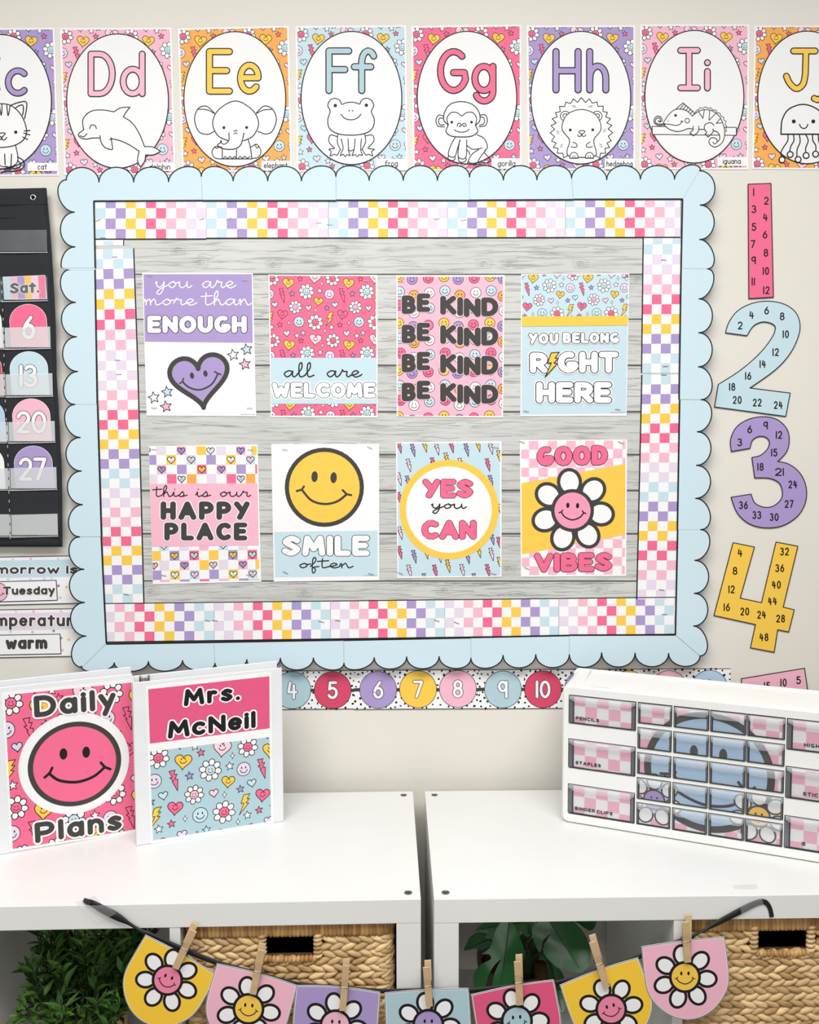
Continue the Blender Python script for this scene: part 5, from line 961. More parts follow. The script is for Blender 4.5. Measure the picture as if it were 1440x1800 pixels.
# casing: outer shell walls, back, bars between the drawers
m.prism(rrect(0, CW, 0, CH, .012), -CD, -CD + .003, 'casing', cfr)
O_, I_ = rrect(0, CW, 0, CH, .012), rrect(.0112, CW - .0112, .0170, .2400, .003); n_ = len(O_)
ins = rrect(.004, CW - .004, .003, CH - .004, .010)
for za, zb, pa, pb in ((-CD, -.012, ins, O_), (-.012, -.004, O_, O_), (-.004, 0, O_, rrect(.003, CW - .003, .003, CH - .003, .010)), (0, -.0008, rrect(.003, CW - .003, .003, CH - .003, .010), I_), (-.0008, -CD + .004, I_, I_)):
    P = [cfr((x, z, za)) for x, z in pa] + [cfr((x, z, zb)) for x, z in pb]; m.add(P, [(i, (i + 1) % n_, n_ + (i + 1) % n_, n_ + i) for i in range(n_)], 'casing')
casing = m.build('casing', tc_, True); casing.modifiers.new('es', 'EDGE_SPLIT').split_angle = math.radians(40)
m = MB()
for x in ((.1308, .1335), (.1917, .1942), (.2527, .2540), (.3122, .3130), (.3722, .3742)): m.box(x[0], x[1], -.095, -.001, .0165, .2405, 'casing', cf)
for i in range(4): m.box(.1335, .3722, -.095, -.0013, SZ[i + 1][1], SZ[i][0], 'casing', cf)
for x0, x1 in large:
    for i in range(2): m.box(x0 - .001, x1 + .001, -.095, -.0012, LZ[i + 1][1], LZ[i][0], 'casing', cf)
m.box(.4932, CW - .010, -.095, -.001, .0165, .2405, 'casing', cf)
m.build('divider_grid', tc_, bevel=.0004)
# raised seams on the casing top
m = MB(); m.box(.030, .034, -CD + .004, -.010, CH - .0022, CH + .0004, 'casing', cf); m.build('top_rib', tc_, bevel=.0008)
a = Art(lambda p: np.array([cf((x, -.004 - y, CH + .0004)) for x, y in p]), (0, 0, 1))
for i in range(9): a.rect(.052 + i * .0035, .0035, .0545 + i * .0035, .0045, 'G', 1)
a.build('embossed_mark', parent=tc_)
LP_ = CA - cn * .0016                                              # plane of the label sheets
def px2(p): return onplane(p, LP_, cn)
def drawer(x0, x1, z0, z1, art, big_):
    fr = lambda p: cf((p[0], p[2], p[1]))
    m = MB(); e = .0014; yb = -.100
    m.box(x0 + .0006, x1 - .0006, -.0050, -.0030, z0 + .0006, z1 - .001, 'dark', cf)                     # inner front behind the label
    m.box(x0 + .0006, x0 + .002, yb, -.006, z0 + .0006, z1 - .004, 'smoke', cf); m.box(x1 - .002, x1 - .0006, yb, -.006, z0 + .0006, z1 - .004, 'smoke', cf)
    m.box(x0 + .0006, x1 - .0006, yb, yb + .0015, z0 + .0006, z1 - .004, 'smoke', cf); m.box(x0 + .0006, x1 - .0006, yb, -.006, z0 + .0006, z0 + .0018, 'smoke', cf)
    dr = m.build('drawer', tc_)
    a = Art(px2, cn); art(a, x0, x1, z0, z1); a.T = None; a.clip = None; li = a.build('label_sheet', parent=dr)
    m = MB(); mg = .0088 if big_ else .0042                                                           # raised clear label holder with grey side rails
    for u0, u1 in ((x0 + .0008, x0 + mg), (x1 - mg * .75, x1 - .0008)): m.box(u0, u1, -.0036, -.0006, z0 + .0012, z1 - .011, 'smoke', cf); m.box(u0 + .0003, u0 + .0013, -.0006, .0006, z0 + .001, z1 - .009, 'smoke', cf); m.box(u1 - .0013, u1 - .0003, -.0006, .0006, z0 + .001, z1 - .009, 'dark', cf)
    m.box(x0 + .0008, x1 - .0008, -.0036, .0003, z0 + .0006, z0 + .0021, 'dark', cf)
    m.build('label_holder', dr, bevel=.0003)
    m = MB(); m.add([cf((x0 + mg, -.0002, z0 + .0024)), cf((x1 - mg * .75, -.0002, z0 + .0024)), cf((x1 - mg * .75, -.0002, z1 - .010)), cf((x0 + mg, -.0002, z1 - .010))], [(0, 1, 2, 3)], 'clear'); m.build('clear_window', dr)
    # frosted pull lip, curved outwards and down
    hh = .0132 if not big_ else .0115; prof = [(-.0042, z1 - .0012), (.001, z1 - .0012), (.0038, z1 - .0030), (.0052, z1 - hh * .62), (.0050, z1 - hh)]
    V = []; nx = 10
    for i in range(nx + 1):
        u = x0 + .0012 + (x1 - x0 - .0024) * i / nx; k = 1 - max(0, abs(2 * i / nx - 1) - .78) / .22 * .45
        for yy, zz in prof: V.append(cf((u, yy if yy < .002 else yy * (.75 + .25 * k), z1 - (z1 - zz) * k if zz < z1 - .004 else zz)))
    q = len(prof); Fq = [(i * q + j, (i + 1) * q + j, (i + 1) * q + j + 1, i * q + j + 1) for i in range(nx) for j in range(q - 1)]
    o = mkobj('pull_lip', V, Fq, ['frost'] * len(Fq), dr, True)
    pass
def frame_px(x0, x1, z0, z1, big_):
    """label sheet drawn in cabinet-face metres"""
    return x0 + (.0098 if big_ else .0050), x1 - (.0082 if big_ else .0042), z0 + (.0022 if not big_ else .0026), z1 - .003
def checks(a, X0, X1, Z0_, Z1_, cell, ox, oz):
    for i in range(math.floor((X0 - ox) / cell), math.ceil((X1 - ox) / cell)):
        for j in range(math.floor((Z0_ - oz) / cell), math.ceil((Z1_ - oz) / cell)):
            if (i + j) % 2: a.rect(ox + i * cell, oz + j * cell, ox + (i + 1) * cell, oz + (j + 1) * cell, 'P', 1)
def flatmap(a): a.fn = lambda p: np.array([cf((x, -.0018, z)) for x, z in p])
def lab_large(word, par):
    def f(a, x0, x1, z0, z1):
        flatmap(a); X0, X1, Z0_, Z1_ = frame_px(x0, x1, z0, z1, True); a.slab([(X0 - .0012, Z0_ - .0012), (X1 + .0008, Z0_ - .0012), (X1 + .0008, Z1_), (X0 - .0012, Z1_)], 'K', .0002); a.rect(X0, Z0_, X1, Z1_, 'W', 1)
        a.clip = (X0, Z0_, X1, Z1_); checks(a, X0, X1, Z0_, Z1_, .0208, X0 - .001 - (.0208 if par else 0), Z0_ + (.0022 if par == 0 else -.0105)); a.clip = None
        w = sum(GL[c][0] + .55 if c != ' ' else .6 for c in word) * .0056; u = X0 + .0030 if x0 < .2 else X0 + .017
        a.T = (0, 0, 1, -1, 1, 0); v = Z0_ + .0052
        text(a, word, u, u + w, -(v + .0064), -v, 0.0017, 'K', 5, None, 'K', .0011, .003, ax=1.02); a.T = None
    return f
for (x0, x1), words in zip(large, (('PENCILS', 'STAPLES', 'BINDER CLIPS'), ('HIGH', 'STIC', 'S'))):
    for (z0, z1), w_, k in zip(LZ, words, (1, 0, 1)): drawer(x0, x1, z0, z1, lab_large(w_, k), True)
KX = lambda x, y: (1120 + x / 4.5, 1230 + y / 4.5)
def lab_small(a, x0, x1, z0, z1):
    flatmap(a); X0, X1, Z0_, Z1_ = frame_px(x0, x1, z0, z1, False)
    a.slab([(X0, Z0_), (X1, Z0_), (X1, Z1_), (X0, Z1_)], 'W', .0002); a.clip = (X0, Z0_, X1, Z1_); checks(a, X0, X1, Z0_, Z1_, .0205, .1375, .0095)
    cx, cz = .2520, .1285
    a.disc(cx, cz, .1065, 'C', 2, .1060, n=80); a.disc(cx, cz, .0945, 'SB', 3, .0940, n=80)
    for ex_ in (.2287, .2762): a.disc(ex_, .1625, .0066, 'C', 4, .0115, n=20)
    a.curve([(.182, .112), (.203, .088), (.235, .0735), (.262, .0705), (.292, .077), (.315, .096), (.327, .113)], .0052, 'C', 4, n=8)
    a.line([(.1745, .1155), (.186, .1165), (.196, .1165)], .0052, 'C', 4); a.line([(.199, .1215), (.1965, .1165), (.203, .1050)], .0048, 'C', 4); a.line([(.3015, .1185), (.309, .1085)], .0052, 'C', 4)
    for fx, fz, col in ((.1637, .0665, 'V'), (.3345, .0645, 'Y')):
        for dr, c, zz in ((0, 'C', 5), (-.0026, 'W', 6)):
            for i in range(7):
                tt = math.radians(90 + 360 * i / 7); a.disc(fx + .0328 * math.cos(tt), fz + .0328 * math.sin(tt), .0152 + dr, c, zz, .0135 + dr, math.degrees(tt), 22)
        a.disc(fx, fz, .0188, 'C', 7, n=32); a.disc(fx, fz, .0162, col, 8, n=32)
        for sx in (-1, 1): a.disc(fx + sx * .0048, fz + .004, .0016, 'K', 9, .0022, n=10)
        a.curve([(fx - .009, fz - .003), (fx - .005, fz - .0085), (fx, fz - .010), (fx + .005, fz - .0085), (fx + .009, fz - .003)], .0014, 'K', 9); a.line([(fx - .0105, fz - .0028), (fx - .0075, fz - .0018)], .0014, 'K', 9); a.line([(fx + .0075, fz - .0018), (fx + .0105, fz - .0028)], .0014, 'K', 9)
    a.clip = None
for z0, z1 in SZ:
    for x0, x1 in small: drawer(x0, x1, z0, z1, lab_small, False)

# ================================================================== HYACINTH BASKETS
def basket(x0, x1, yf, z0, z1, hole, label):
    """front face at y=yf, hole = (hx0,hx1,hz0,hz1)"""
    z1 = min(z1, .7300); D = .30; t = thing('woven_basket', ((x0 + x1) / 2, yf + D / 2, z0), label, 'basket', 'woven baskets in the cube shelves')
    R2 = random.Random(int(1000 * x1)); hx0, hx1, hz0, hz1 = hole; rim = .021; zt = z1 - rim
    # inner shell
    m = MB(); k = .010
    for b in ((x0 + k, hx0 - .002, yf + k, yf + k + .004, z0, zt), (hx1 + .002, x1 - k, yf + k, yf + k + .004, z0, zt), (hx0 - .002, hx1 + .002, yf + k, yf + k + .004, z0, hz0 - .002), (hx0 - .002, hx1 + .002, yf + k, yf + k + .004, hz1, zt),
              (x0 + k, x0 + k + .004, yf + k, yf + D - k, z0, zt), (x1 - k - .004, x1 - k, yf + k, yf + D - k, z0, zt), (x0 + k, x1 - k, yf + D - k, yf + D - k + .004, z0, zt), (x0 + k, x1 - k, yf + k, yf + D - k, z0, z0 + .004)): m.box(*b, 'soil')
    m.box(x0 + k, x1 - k, yf + .13, yf + .135, z0 + .02, zt + .01, 'black'); m.build('inner_shell_shade_sheet', t)  # black sheet across the inside stands in for shade behind the hole
    # braids
    rc = .022; W_ = x1 - x0; S1 = D - rc - .02; path_len = S1 * 2 + (W_ - 2 * rc) + math.pi * rc
    def at(s):
        if s < S1: return np.array([x0, yf + D - .02 - s, 0]), np.array([0, -1, 0]), np.array([-1, 0, 0])
        s -= S1; a = math.pi / 2 * rc
        if s < a: an = s / rc; return np.array([x0 + rc - rc * math.cos(an), yf + rc - rc * math.sin(an), 0]), np.array([math.sin(an), -math.cos(an), 0]), np.array([-math.cos(an), -math.sin(an), 0])
        s -= a
        if s < W_ - 2 * rc: return np.array([x0 + rc + s, yf, 0]), np.array([1, 0, 0]), np.array([0, -1, 0])
        s -= W_ - 2 * rc
        if s < a: an = s / rc; return np.array([x1 - rc + rc * math.sin(an), yf + rc - rc * math.cos(an), 0]), np.array([math.cos(an), math.sin(an), 0]), np.array([math.sin(an), -math.cos(an), 0])
        s -= a; return np.array([x1, yf + rc + s, 0]), np.array([0, 1, 0]), np.array([1, 0, 0])
    m = MB(); pitch = .0114; step = .0190; nr = int((zt - z0 - .004) / pitch); up = np.array([0, 0, 1.])
    for r in range(nr):
        z = zt - .0060 - r * pitch; sgn = 1 if r % 2 else -1; s = R2.uniform(0, step)
        while s < path_len:
            p, tg, nn = at(s); zz = z + R2.uniform(-.0007, .0007); px = p[0]; front = nn[1] < -.9
            if not (front and hx0 - .009 < px < hx1 + .009 and hz0 - .006 < zz < hz1 + .006):
                an = math.radians(sgn * R2.uniform(17, 27)); ax = tg * math.cos(an) + up * math.sin(an); bx = -tg * math.sin(an) + up * math.cos(an)
                m.ell(p + np.array([0, 0, zz]) - nn * .0055, (ax * R2.uniform(.0140, .0162), bx * R2.uniform(.0054, .0065), nn * R2.uniform(.0058, .0075)), 'weave', 8, 6, .8)
            s += step * R2.uniform(.93, 1.07)
    # wrapped hole edge
    n = int((hx1 - hx0) / .006)
    for i in range(n + 1):
        x = hx0 + (hx1 - hx0) * i / n; m.ell((x, yf + .003, hz0 - .004 - .0015 * math.sin(math.pi * i / n)), (np.array([.0006, 0, .0058]), np.array([.0042, 0, 0]), np.array([0, .0068, 0])), 'rim', 6, 4)
    for xx in (hx0 - .005, hx1 + .005):
        for i in range(6):
            z = hz0 + (hz1 - hz0) * i / 5; m.ell((xx, yf + .003, z), (np.array([.0075, 0, .001]), np.array([0, 0, .0046]), np.array([0, .0065, 0])), 'weave', 6, 4)
    m.build('woven_body', t, True)
    # flat wrapped rim
    m = MB(); s = 0; stp = .0062
    while s < path_len:
        p, tg, nn = at(s); h_ = rim / 2 * R2.uniform(.97, 1.04); m.ell(p + np.array([0, 0, z1 - rim / 2]) - nn * .003, (up * h_ + tg * R2.uniform(-.001, .001), tg * .0046, nn * R2.uniform(.0042, .005)), 'rim', 8, 6, .35); s += stp
    m.build('wrapped_rim', t, True); return t
def px_at(x, y, Y): return onplane([(x, y)], (0, Y, 0), (0, 1, 0))[0]
bf = -.4185
h0, h1 = px_at(466, 1647, bf), px_at(553, 1681.5, bf)
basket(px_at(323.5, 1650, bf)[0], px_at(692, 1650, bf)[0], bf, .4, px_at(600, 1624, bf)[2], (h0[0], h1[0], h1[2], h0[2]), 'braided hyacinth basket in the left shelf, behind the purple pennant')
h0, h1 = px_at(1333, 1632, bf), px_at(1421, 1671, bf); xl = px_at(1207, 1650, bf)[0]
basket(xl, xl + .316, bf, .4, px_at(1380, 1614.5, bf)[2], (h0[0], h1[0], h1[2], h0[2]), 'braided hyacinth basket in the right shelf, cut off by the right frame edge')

# ================================================================== PLANTS
def leafblade(m, p, d, n_, L_, w, k, curl=.25):
    d = d / np.linalg.norm(d); s = np.cross(d, n_); s /= np.linalg.norm(s) + 1e-9; nn = np.cross(s, d); P = []; prof = [(0, .12), (.22, .8), (.45, 1), (.72, .62), (1, .02)]
    for u, q in prof:
        c = p + d * L_ * u - nn * curl * L_ * u * u
        P += [c - s * w * q + nn * w * q * .35, c, c + s * w * q + nn * w * q * .35]
    m.add(P, [f for i in range(4) for f in ((i * 3, i * 3 + 1, i * 3 + 4, i * 3 + 3), (i * 3 + 1, i * 3 + 2, i * 3 + 5, i * 3 + 4))], k)
R3 = random.Random(11)
gp = W(160, 1760, -.25); gx, gy = gp[0], -.25; gb = .397
t = thing('grass_plant', (gx, gy, gb), 'bushy green artificial grass plant in a woven pot, left shelf', 'plant')
m = MB(); m.lathe([(.050, .0005), (.058, .03), (.062, .06), (.060, .085), (.055, .085), (.053, .07), (0, .07)], (gx, gy, gb), 'weave', 24); m.build('pot', t, True)
m = MB(); lf = MB()
for i in range(210):
    th = R3.uniform(0, 2 * math.pi); rr_ = .05 * math.sqrt(R3.random()); base = np.array([gx + rr_ * math.cos(th), gy + rr_ * math.sin(th), gb + .07])
    lean = R3.uniform(.03, 1.05) ** 1.1; top = R3.uniform(.13, .24) * (1.0 if lean < .3 else .84 if lean < .6 else .7); dirv = np.array([math.cos(th) * lean, math.sin(th) * lean, 1.]); dirv /= np.linalg.norm(dirv); top = min(top, (.712 - base[2]) / dirv[2] * R3.uniform(.8, 1))
    pts = [base + dirv * top * u + np.array([math.cos(th), math.sin(th), -1.1]) * .028 * lean * u * u for u in (0, .35, .7, 1)]
    if pts[-1][1] < -.40: pts = [np.array([p[0], max(p[1], -.40), p[2]]) for p in pts]
    pts = [np.array([gx + max(-.082, min(.082, p[0] - gx)), gy + max(-.10, min(.1, p[1] - gy)), min(p[2], .716)]) for p in pts]
    m.tube(pts, .0008, 'stemk', 4, False)
    for j in range(R3.randint(5, 8)):
        u = R3.uniform(.35, 1); q = int(min(2, u * 3)); f_ = min(1, u * 3 - q); p = pts[q] * (1 - f_) + pts[q + 1] * f_; an = R3.uniform(0, 6.28)
        dv = dirv * .7 + .75 * np.array([math.cos(an), math.sin(an), R3.uniform(-.1, .5)]); L_ = R3.uniform(.020, .036)
        e_ = p + dv / np.linalg.norm(dv) * L_
        if e_[2] > .722 or abs(e_[0] - gx) > .096 or e_[1] < -.395: continue
        leafblade(lf, p, dv, np.array([R3.uniform(-.4, .4), R3.uniform(-.6, 0), 1.]), L_, R3.uniform(.0032, .0054), 'leafg')
m.build('stems', t); lf.build('foliage', t)

mp_ = W(905, 1705, -.20); mx_, my_ = mp_[0], -.20
t = thing('monstera_plant', (mx_, my_, .397), 'dark green split leaf monstera plant in a pot, right shelf', 'plant')
m = MB(); m.lathe([(.052, .0005), (.062, .05), (.070, .13), (.066, .13), (.062, .115), (0, .115)], (mx_, my_, .397), 'pot', 26); m.build('pot', t, True)
m = MB(); m.lathe([(.061, 0), (.05, .012), (.02, .02), (0, .021)], (mx_, my_, .512), 'soil', 20); m.build('moss', t, True)
mq = px_at(950, 1694, my_ - .05); m = MB(); m.tube([(mq[0], mq[1], .50), (mq[0] + .001, mq[1], (mq[2] + .5) / 2), (mq[0], mq[1], mq[2])], [.012, .0135, .011], 'soil', 10); m.build('moss_pole', t, True)
from mathutils.geometry import delaunay_2d_cdt
def Q(x, y, Y): return px_at(x, y, Y)
def leaf_poly(out, rib, Y0, bend, tilt, twist=0.):
    """curved leaf blade from a traced outline; rib = midrib end points"""
    out = [(740 + x / 4., 1526 + y / 4.) for x, y in out]; rib = [np.array((740 + x / 4., 1526 + y / 4.)) for x, y in rib]
    d = rib[1] - rib[0]; L_ = np.hypot(*d); d = d / L_; nn = np.array([-d[1], d[0]])
    out = smooth(out, 3, True); n_ = len(out); x0, x1 = min(p[0] for p in out), max(p[0] for p in out); y0, y1 = min(p[1] for p in out), max(p[1] for p in out); g = 4.
    def inside(x, y):
        c = False
        for k in range(n_):
            (ax_, ay_), (bx_, by_) = out[k - 1], out[k]
            if (ay_ > y) != (by_ > y) and x < ax_ + (y - ay_) * (bx_ - ax_) / (by_ - ay_): c = not c
        return c
    near = lambda x, y: min((x - p[0]) ** 2 + (y - p[1]) ** 2 for p in out) < (g * .55) ** 2
    grid = [(x0 + g * (u + .5 * (v % 2)), y0 + g * v) for u in range(int((x1 - x0) / g) + 1) for v in range(int((y1 - y0) / g) + 1)]
    grid = [p for p in grid if inside(*p) and not near(*p)]
    res = delaunay_2d_cdt([Vector(p) for p in out + grid], [], [list(range(n_))], 1, 1e-4); P2, F_ = [(v[0], v[1]) for v in res[0]], [list(f) for f in res[2]]
    dep = lambda x, y: Y0 + tilt * ((np.array((x, y)) - rib[0]) @ d) / L_ + bend * abs((np.array((x, y)) - rib[0]) @ nn / 40.) ** 1.5 + twist * ((np.array((x, y)) - rib[0]) @ nn) / 40. + .0005 * math.sin(((np.array((x, y)) - rib[0]) @ d) * .09 + abs((np.array((x, y)) - rib[0]) @ nn) * .12)
    V = [Q(x, y, dep(x, y)) for x, y in P2]
    V = [np.array((min(max(p[0], .1045), .4335), min(max(p[1], -.422), -.03), min(p[2], .7300))) for p in V]
    m = MB(); m.add(V, F_, 'leafm'); o = m.build('leaf', t, True); so = o.modifiers.new('thick', 'SOLIDIFY'); so.thickness = .0005; so.use_rim = False
    q = MB(); pts = []
    for u in np.linspace(-.02, .97, 14):
        p = rib[0] + d * L_ * u; r_ = Q(p[0], p[1], dep(*p) - .0008); r_[2] = min(r_[2], .729); pts.append(r_)
    q.tube(pts, [.0013 - .0009 * i / 13 for i in range(14)], 'petiole', 6); tag(q.build('midrib', o, True), 'pale green midrib')
    b_ = pts[0]; st = np.array([mx_ + (b_[0] - mx_) * .15, my_, .515]); mid = (st + b_) / 2 + np.array([(b_[0] - mx_) * .25, -.01, .045]); mid[2] = min(mid[2], .716); r = MB(); r.tube([(p[0], min(max(p[1], -.415), -.03), min(p[2], .727)) for p in smooth([st, mid, b_], 6)], .0026, 'petiole', 7); r.build('petiole', t, True)
leaf_poly([(915, 372), (1030, 350), (1100, 400), (1150, 460), (1185, 540), (1196, 620), (1180, 690), (1150, 722), (1110, 737), (1060, 730), (1018, 712), (996, 670), (988, 570), (977, 545), (969, 575), (978, 640), (976, 702), (940, 682), (895, 640), (864, 595), (868, 545), (890, 500), (908, 462), (902, 448), (884, 456), (858, 515), (838, 592), (806, 540), (784, 470), (788, 410), (835, 372), (880, 350)], ((905, 372), (1118, 712)), -.335, .006, -.045, -.006)
leaf_poly([(640, 375), (690, 480), (722, 560), (720, 630), (690, 700), (655, 780), (625, 850), (560, 900), (505, 880), (512, 760), (540, 690), (565, 640), (520, 680), (478, 750), (455, 830), (440, 880), (385, 880), (370, 800), (380, 730), (425, 675), (492, 640), (478, 606), (428, 604), (485, 560), (505, 500), (530, 430), (575, 372)], ((625, 372), (560, 850)), -.310, .006, -.04, .004)
leaf_poly([(302, 576), (322, 530), (345, 485), (385, 458), (425, 450), (470, 468), (488, 485), (450, 478), (492, 520), (488, 545), (430, 575), (380, 566), (345, 574)], ((490, 500), (310, 572)), -.255, .004, -.02, 0)
leaf_poly([(378, 440), (430, 395), (500, 340), (640, 330), (760, 350), (800, 400), (770, 455), (735, 478), (700, 440), (690, 490), (640, 510), (615, 455), (600, 520), (540, 520), (530, 460), (500, 500), (455, 470), (480, 440), (430, 436)], ((760, 375), (400, 432)), -.245, .005, -.02, 0)
leaf_poly([(1080, 372), (1140, 350), (1225, 362), (1236, 380), (1216, 425), (1190, 440), (1150, 420), (1110, 390)], ((1085, 366), (1205, 432)), -.20, .003, -.02, 0)
leaf_poly([(850, 560), (905, 610), (960, 690), (1005, 760), (1000, 850), (940, 860), (880, 800), (845, 720), (830, 640)], ((850, 580), (975, 840)), -.235, .004, -.03, 0)
leaf_poly([(720, 560), (770, 590), (800, 680), (790, 780), (740, 850), (680, 840), (668, 760), (690, 650)], ((745, 575), (720, 840)), -.225, .004, -.03, 0)
leaf_poly([(930, 850), (985, 880), (1015, 990), (985, 1012), (960, 1000), (935, 930)], ((950, 860), (992, 1005)), -.31, .003, -.02, 0)

# ================================================================== BUNTING
GY = -.4405
def gl(pts): return [np.array(px_at(x, y, GY)) for x, y in pts]
def ribbon(name, path, label, parent=None):
    """path: (x,y,plane,half width px,tilt) -> flat strip"""
    P = []; S = [np.array(p, float) for p in path]; sm_ = smooth([(p[0], p[1], p[2], p[3], p[4]) for p in S], 6)
    V = []
    for i, p in enumerate(sm_):
        a_, b_ = sm_[max(0, i - 1)], sm_[min(len(sm_) - 1, i + 1)]; tx, ty = b_[0] - a_[0], b_[1] - a_[1]; l = math.hypot(tx, ty); nx, ny = -ty / l, tx / l
        h = p[3]; dy = p[4]
        V += [px_at(p[0] + nx * h, p[1] + ny * h, p[2] - dy), px_at(p[0] - nx * h, p[1] - ny * h, p[2] + dy)]
    F_ = [(2 * i, 2 * i + 1, 2 * i + 3, 2 * i + 2) for i in range(len(sm_) - 1)]
    o = mkobj(name, V, F_, ['ribbon'] * len(F_), parent, True); so = o.modifiers.new('thick', 'SOLIDIFY'); so.thickness = .0008; so.offset = 0
    return tag(o, label, 'ribbon')
FS = -.4322
ribbon('ribbon', [(147, 1581.5, Z0(147, 1581.5, .7726)[1], 3.2, .0066), (155, 1585, Z0(155, 1585, .7750)[1], 4.4, .0070), (163, 1588, -.4335, 5.6, 0), (182, 1599, -.4345, 7, 0), (207, 1612, FS - .003, 6.5, 0), (228, 1624, FS - .004, 3, 0), (246, 1635, GY + .003, 3.2, .001), (268, 1645, GY + .003, 4.5, 0), (320, 1668, GY + .003, 4.5, 0), (384, 1693, GY + .003, 4.5, 0), (450, 1711, GY + .003, 4.5, 0), (522, 1730, GY + .003, 4.5, 0), (600, 1737, GY + .003, 4.5, 0), (672, 1742, GY + .003, 4, 0), (750, 1741, GY + .003, 4, 0), (826, 1741, GY + .003, 4, 0), (905, 1733, GY + .003, 4, 0), (980, 1727, GY + .003, 4, 0), (1050, 1707, GY + .003, 4, 0), (1122, 1682, GY + .003, 4, 0), (1165, 1665, GY + .003, 4, 0), (1205, 1651, GY + .003, 4, 0), (1232, 1638, GY + .003, 2.6, .0015), (1262, 1622, FS - .003, 4.5, 0), (1300, 1602, FS - .001, 5.5, 0), (1328, 1588.5, FS, 5.2, 0), (1344, 1585.5, FS, 4.6, 0), (1353, 1595, FS, 3.8, 0), (1357, 1612, FS, 3.8, 0)], 'black ribbon draped across both shelves holding the paper pennants')
def pennant(tl, tr, bow, bg, fc, fcol, label, tilt=0., rot=0.):
    w = math.hypot(tr[0] - tl[0], tr[1] - tl[1]); ang = math.degrees(math.atan2(tr[1] - tl[1], tr[0] - tl[0])); k = w / 146.
    Y0 = GY - .001
    a = Art(lambda p: onplane(p, (0, Y0 - tilt, 0), (0, 1, 0)), NW); a.at(tl[0], tl[1], k, k, ang)
    top = [(146 * i / 8, -bow * math.sin(math.pi * i / 8)) for i in range(9)]
    out = top + smooth([(146.5, 0), (147, 40), (146, 72), (138, 96), (120, 118), (98, 132), (73, 137), (48, 132), (26, 118), (8, 96), (0, 72), (-1, 40)], 4)[1:]
    a.slab(out, 'W', .0006); cx, cy = 73, 66; ins = [(cx + (x - cx) * .988, cy + (y - cy) * .988) for x, y in out]; a.line(ins, .9, 'K', 1, True); a.poly([(cx + (x - cx) * .965, cy + (y - cy) * .965) for x, y in out], bg, 2)
    a.at(fc[0], fc[1], k, k, 0); daisy(a, 0, 0, 57, fcol, 3, 4.8, -98 + rot, .49, .68, .33, .28, 'K'); a.T = None
    return a.build('paper_pennant', label, 'pennant', 'daisy pennants of the bunting')
pennant((255.5, 1643), (382, 1714), 3, 'YP', (294.5, 1722.5), 'FP', 'yellow daisy pennant with a pink face, first from the left of the bunting', 0, 22)
pennant((381, 1693.5), (522.5, 1732), 3, 'P', (437, 1773), 'Y', 'pink daisy pennant with a yellow face, between the yellow and the purple pennant', .0012, 5)
pennant((520.5, 1732), (668.5, 1744), 4, 'V', (590, 1802), 'P', 'purple daisy pennant with a pale pink face, in front of the left basket', 0, 4)
pennant((676, 1745), (823.7, 1737), 2, 'LB', (753, 1801), 'V', 'pale blue daisy pennant with a violet face, in front of the gap between the shelves', 0, 0)
pennant((828, 1748.5), (973.6, 1722), 3, 'RP', (908.7, 1794), 'LB', 'raspberry pink daisy pennant with a blue face, below the monstera', 0, -5)
pennant((984, 1731.5), (1122, 1683), 3, 'YP', (1074.5, 1774), 'FP', 'yellow daisy pennant with a pink face, second from the right of the bunting', 0, -16)
pennant((1127.5, 1664), (1273.7, 1646.5), 2, 'P', (1204, 1717), 'Y', 'pink daisy pennant with a yellow face, last on the right of the bunting', .0012, 0)

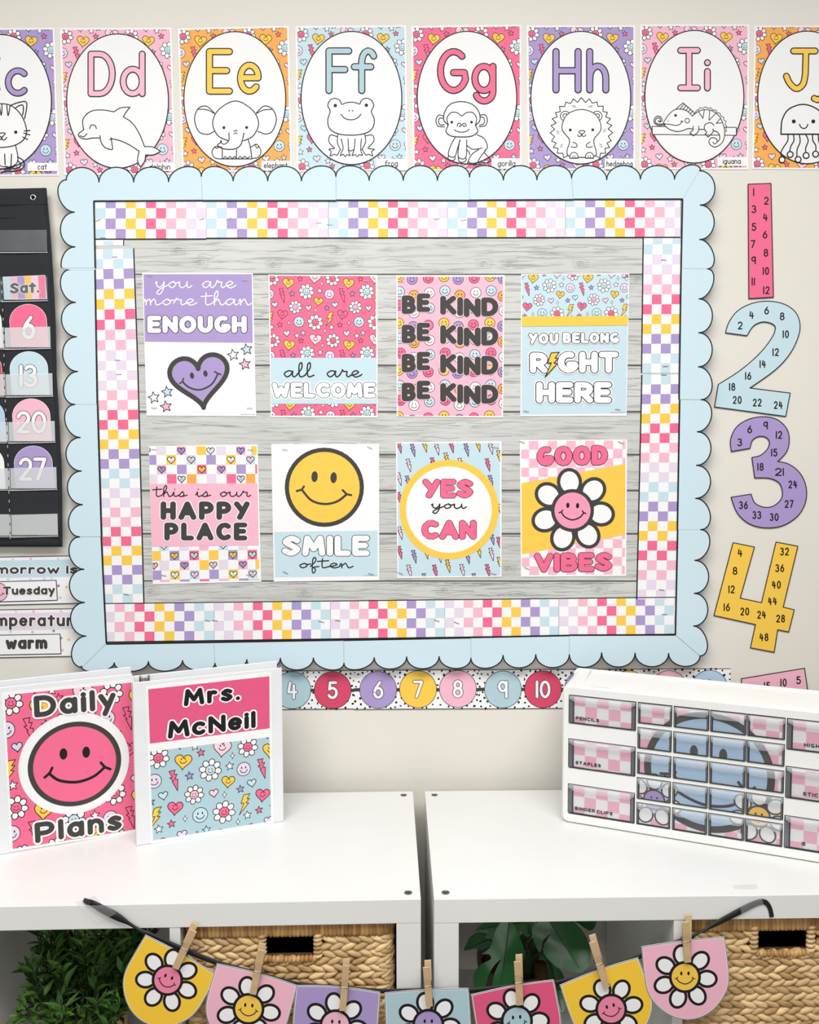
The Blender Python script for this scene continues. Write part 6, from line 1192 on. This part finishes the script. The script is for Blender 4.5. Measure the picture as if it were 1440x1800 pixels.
def pin(top, bot, label, lean=.0):
    """wooden spring clothespin clamped on the ribbon, from top (handle end) to bottom (jaw end)"""
    Yf = GY - .0045; T_, B_ = px_at(*top, Yf - .001), px_at(*bot, Yf); ax = (T_ - B_); L_ = np.linalg.norm(ax); ax /= L_; s = np.cross(ax, np.array([0, 1., 0])); s /= np.linalg.norm(s); n = np.cross(s, ax); n = n if n[1] < 0 else -n
    t = thing('clothespin', B_, label, 'clothespin', 'wooden clothespins on the ribbon'); h = .0052
    fr = lambda p: B_ + s * p[0] + ax * p[1] + n * p[2]
    def half(off, shift, sp):
        m = MB(); P = []
        prof = [(0, 0, .0025), (.2, .0, .0036), (.38, .0004, .0036), (.5, .0012, .0036), (.52, .0012, .0030), (.7, .0030 * sp, .0036), (1., .0062 * sp, .0022)]
        for u, d0, th in prof:
            for sx in (-1, 1):
                for zz in (0, th): P.append(fr((sx * h / 1 + shift * u, u * L_, off * (.0006 + d0) + (zz if off > 0 else -zz))))
        F_ = []
        for i in range(len(prof) - 1):
            q = 4 * i; F_ += [(q, q + 4, q + 5, q + 1), (q + 2, q + 3, q + 7, q + 6), (q, q + 2, q + 6, q + 4), (q + 1, q + 5, q + 7, q + 3)]
        e = 4 * (len(prof) - 1); F_ += [(0, 1, 3, 2), (e, e + 2, e + 3, e + 1)]
        m.add(P, F_, 'pinwood'); return m
    half(1, 0, 1).build('front_leg', t, bevel=.0003); half(-1, lean, 1.0).build('back_leg', t, bevel=.0003)
    m = MB(); z_ = .0052
    m.tube([fr((-h - .0008, L_ * .52, -.003)), fr((-h - .0008, L_ * .50, z_)), fr((h + .0008, L_ * .50, z_)), fr((h + .0008, L_ * .52, -.003))], .0006, 'steel', 6)
    m.tube([fr((-h - .0012, L_ * .56, 0)), fr((h + .0012, L_ * .56, 0))], .0018, 'steel', 8); tag(m.build('spring', t, True), 'grey wire spring')
for tp, bt, nm, ln in (((342.5, 1630), (309, 1701), 'wooden clothespin on the yellow pennant at the left end', .002), ((462, 1664), (445, 1746), 'wooden clothespin on the pink pennant beside the purple one', .002), ((609, 1691), (602.5, 1775), 'wooden clothespin on the purple pennant', 0), ((749, 1694), (755, 1767), 'wooden clothespin on the pale blue pennant', -.003),
                       ((908, 1684), (914, 1765), 'wooden clothespin on the raspberry pink pennant', -.005), ((1039, 1650), (1066, 1734), 'wooden clothespin on the yellow pennant second from the right', -.004), ((1202, 1615), (1208.5, 1690), 'wooden clothespin on the pink pennant at the right end', -.010)): pin(tp, bt, nm, ln)
def tape(quads, label):
    V = []; F_ = []
    for i, (x, y, Y) in enumerate(quads): V.append(px_at(x, y, Y))
    F_ = [(2 * i, 2 * i + 1, 2 * i + 3, 2 * i + 2) for i in range(len(V) // 2 - 1)]
    return tag(mkobj('clear_tape', V, F_, ['tape'] * len(F_)), label, 'tape', 'clear tape holding the ribbon')
TZ = lambda x, y: (x, y, Z0(x, y, .7708)[1])
tape([TZ(131, 1586), TZ(166, 1575), (140, 1594, FS - .0012), (178, 1586, FS - .0012), (152, 1604, FS - .0038), (188, 1592, FS - .0038), (172, 1622, FS - .0038), (205, 1606, FS - .0038)], 'piece of clear tape holding the left end of the ribbon')
tape([TZ(1288, 1556), TZ(1330, 1554), (1300, 1578, FS - .0012), (1338, 1577, FS - .0012), (1304, 1610, FS - .0016), (1352, 1612, FS - .0016)], 'piece of clear tape holding the right end of the ribbon')
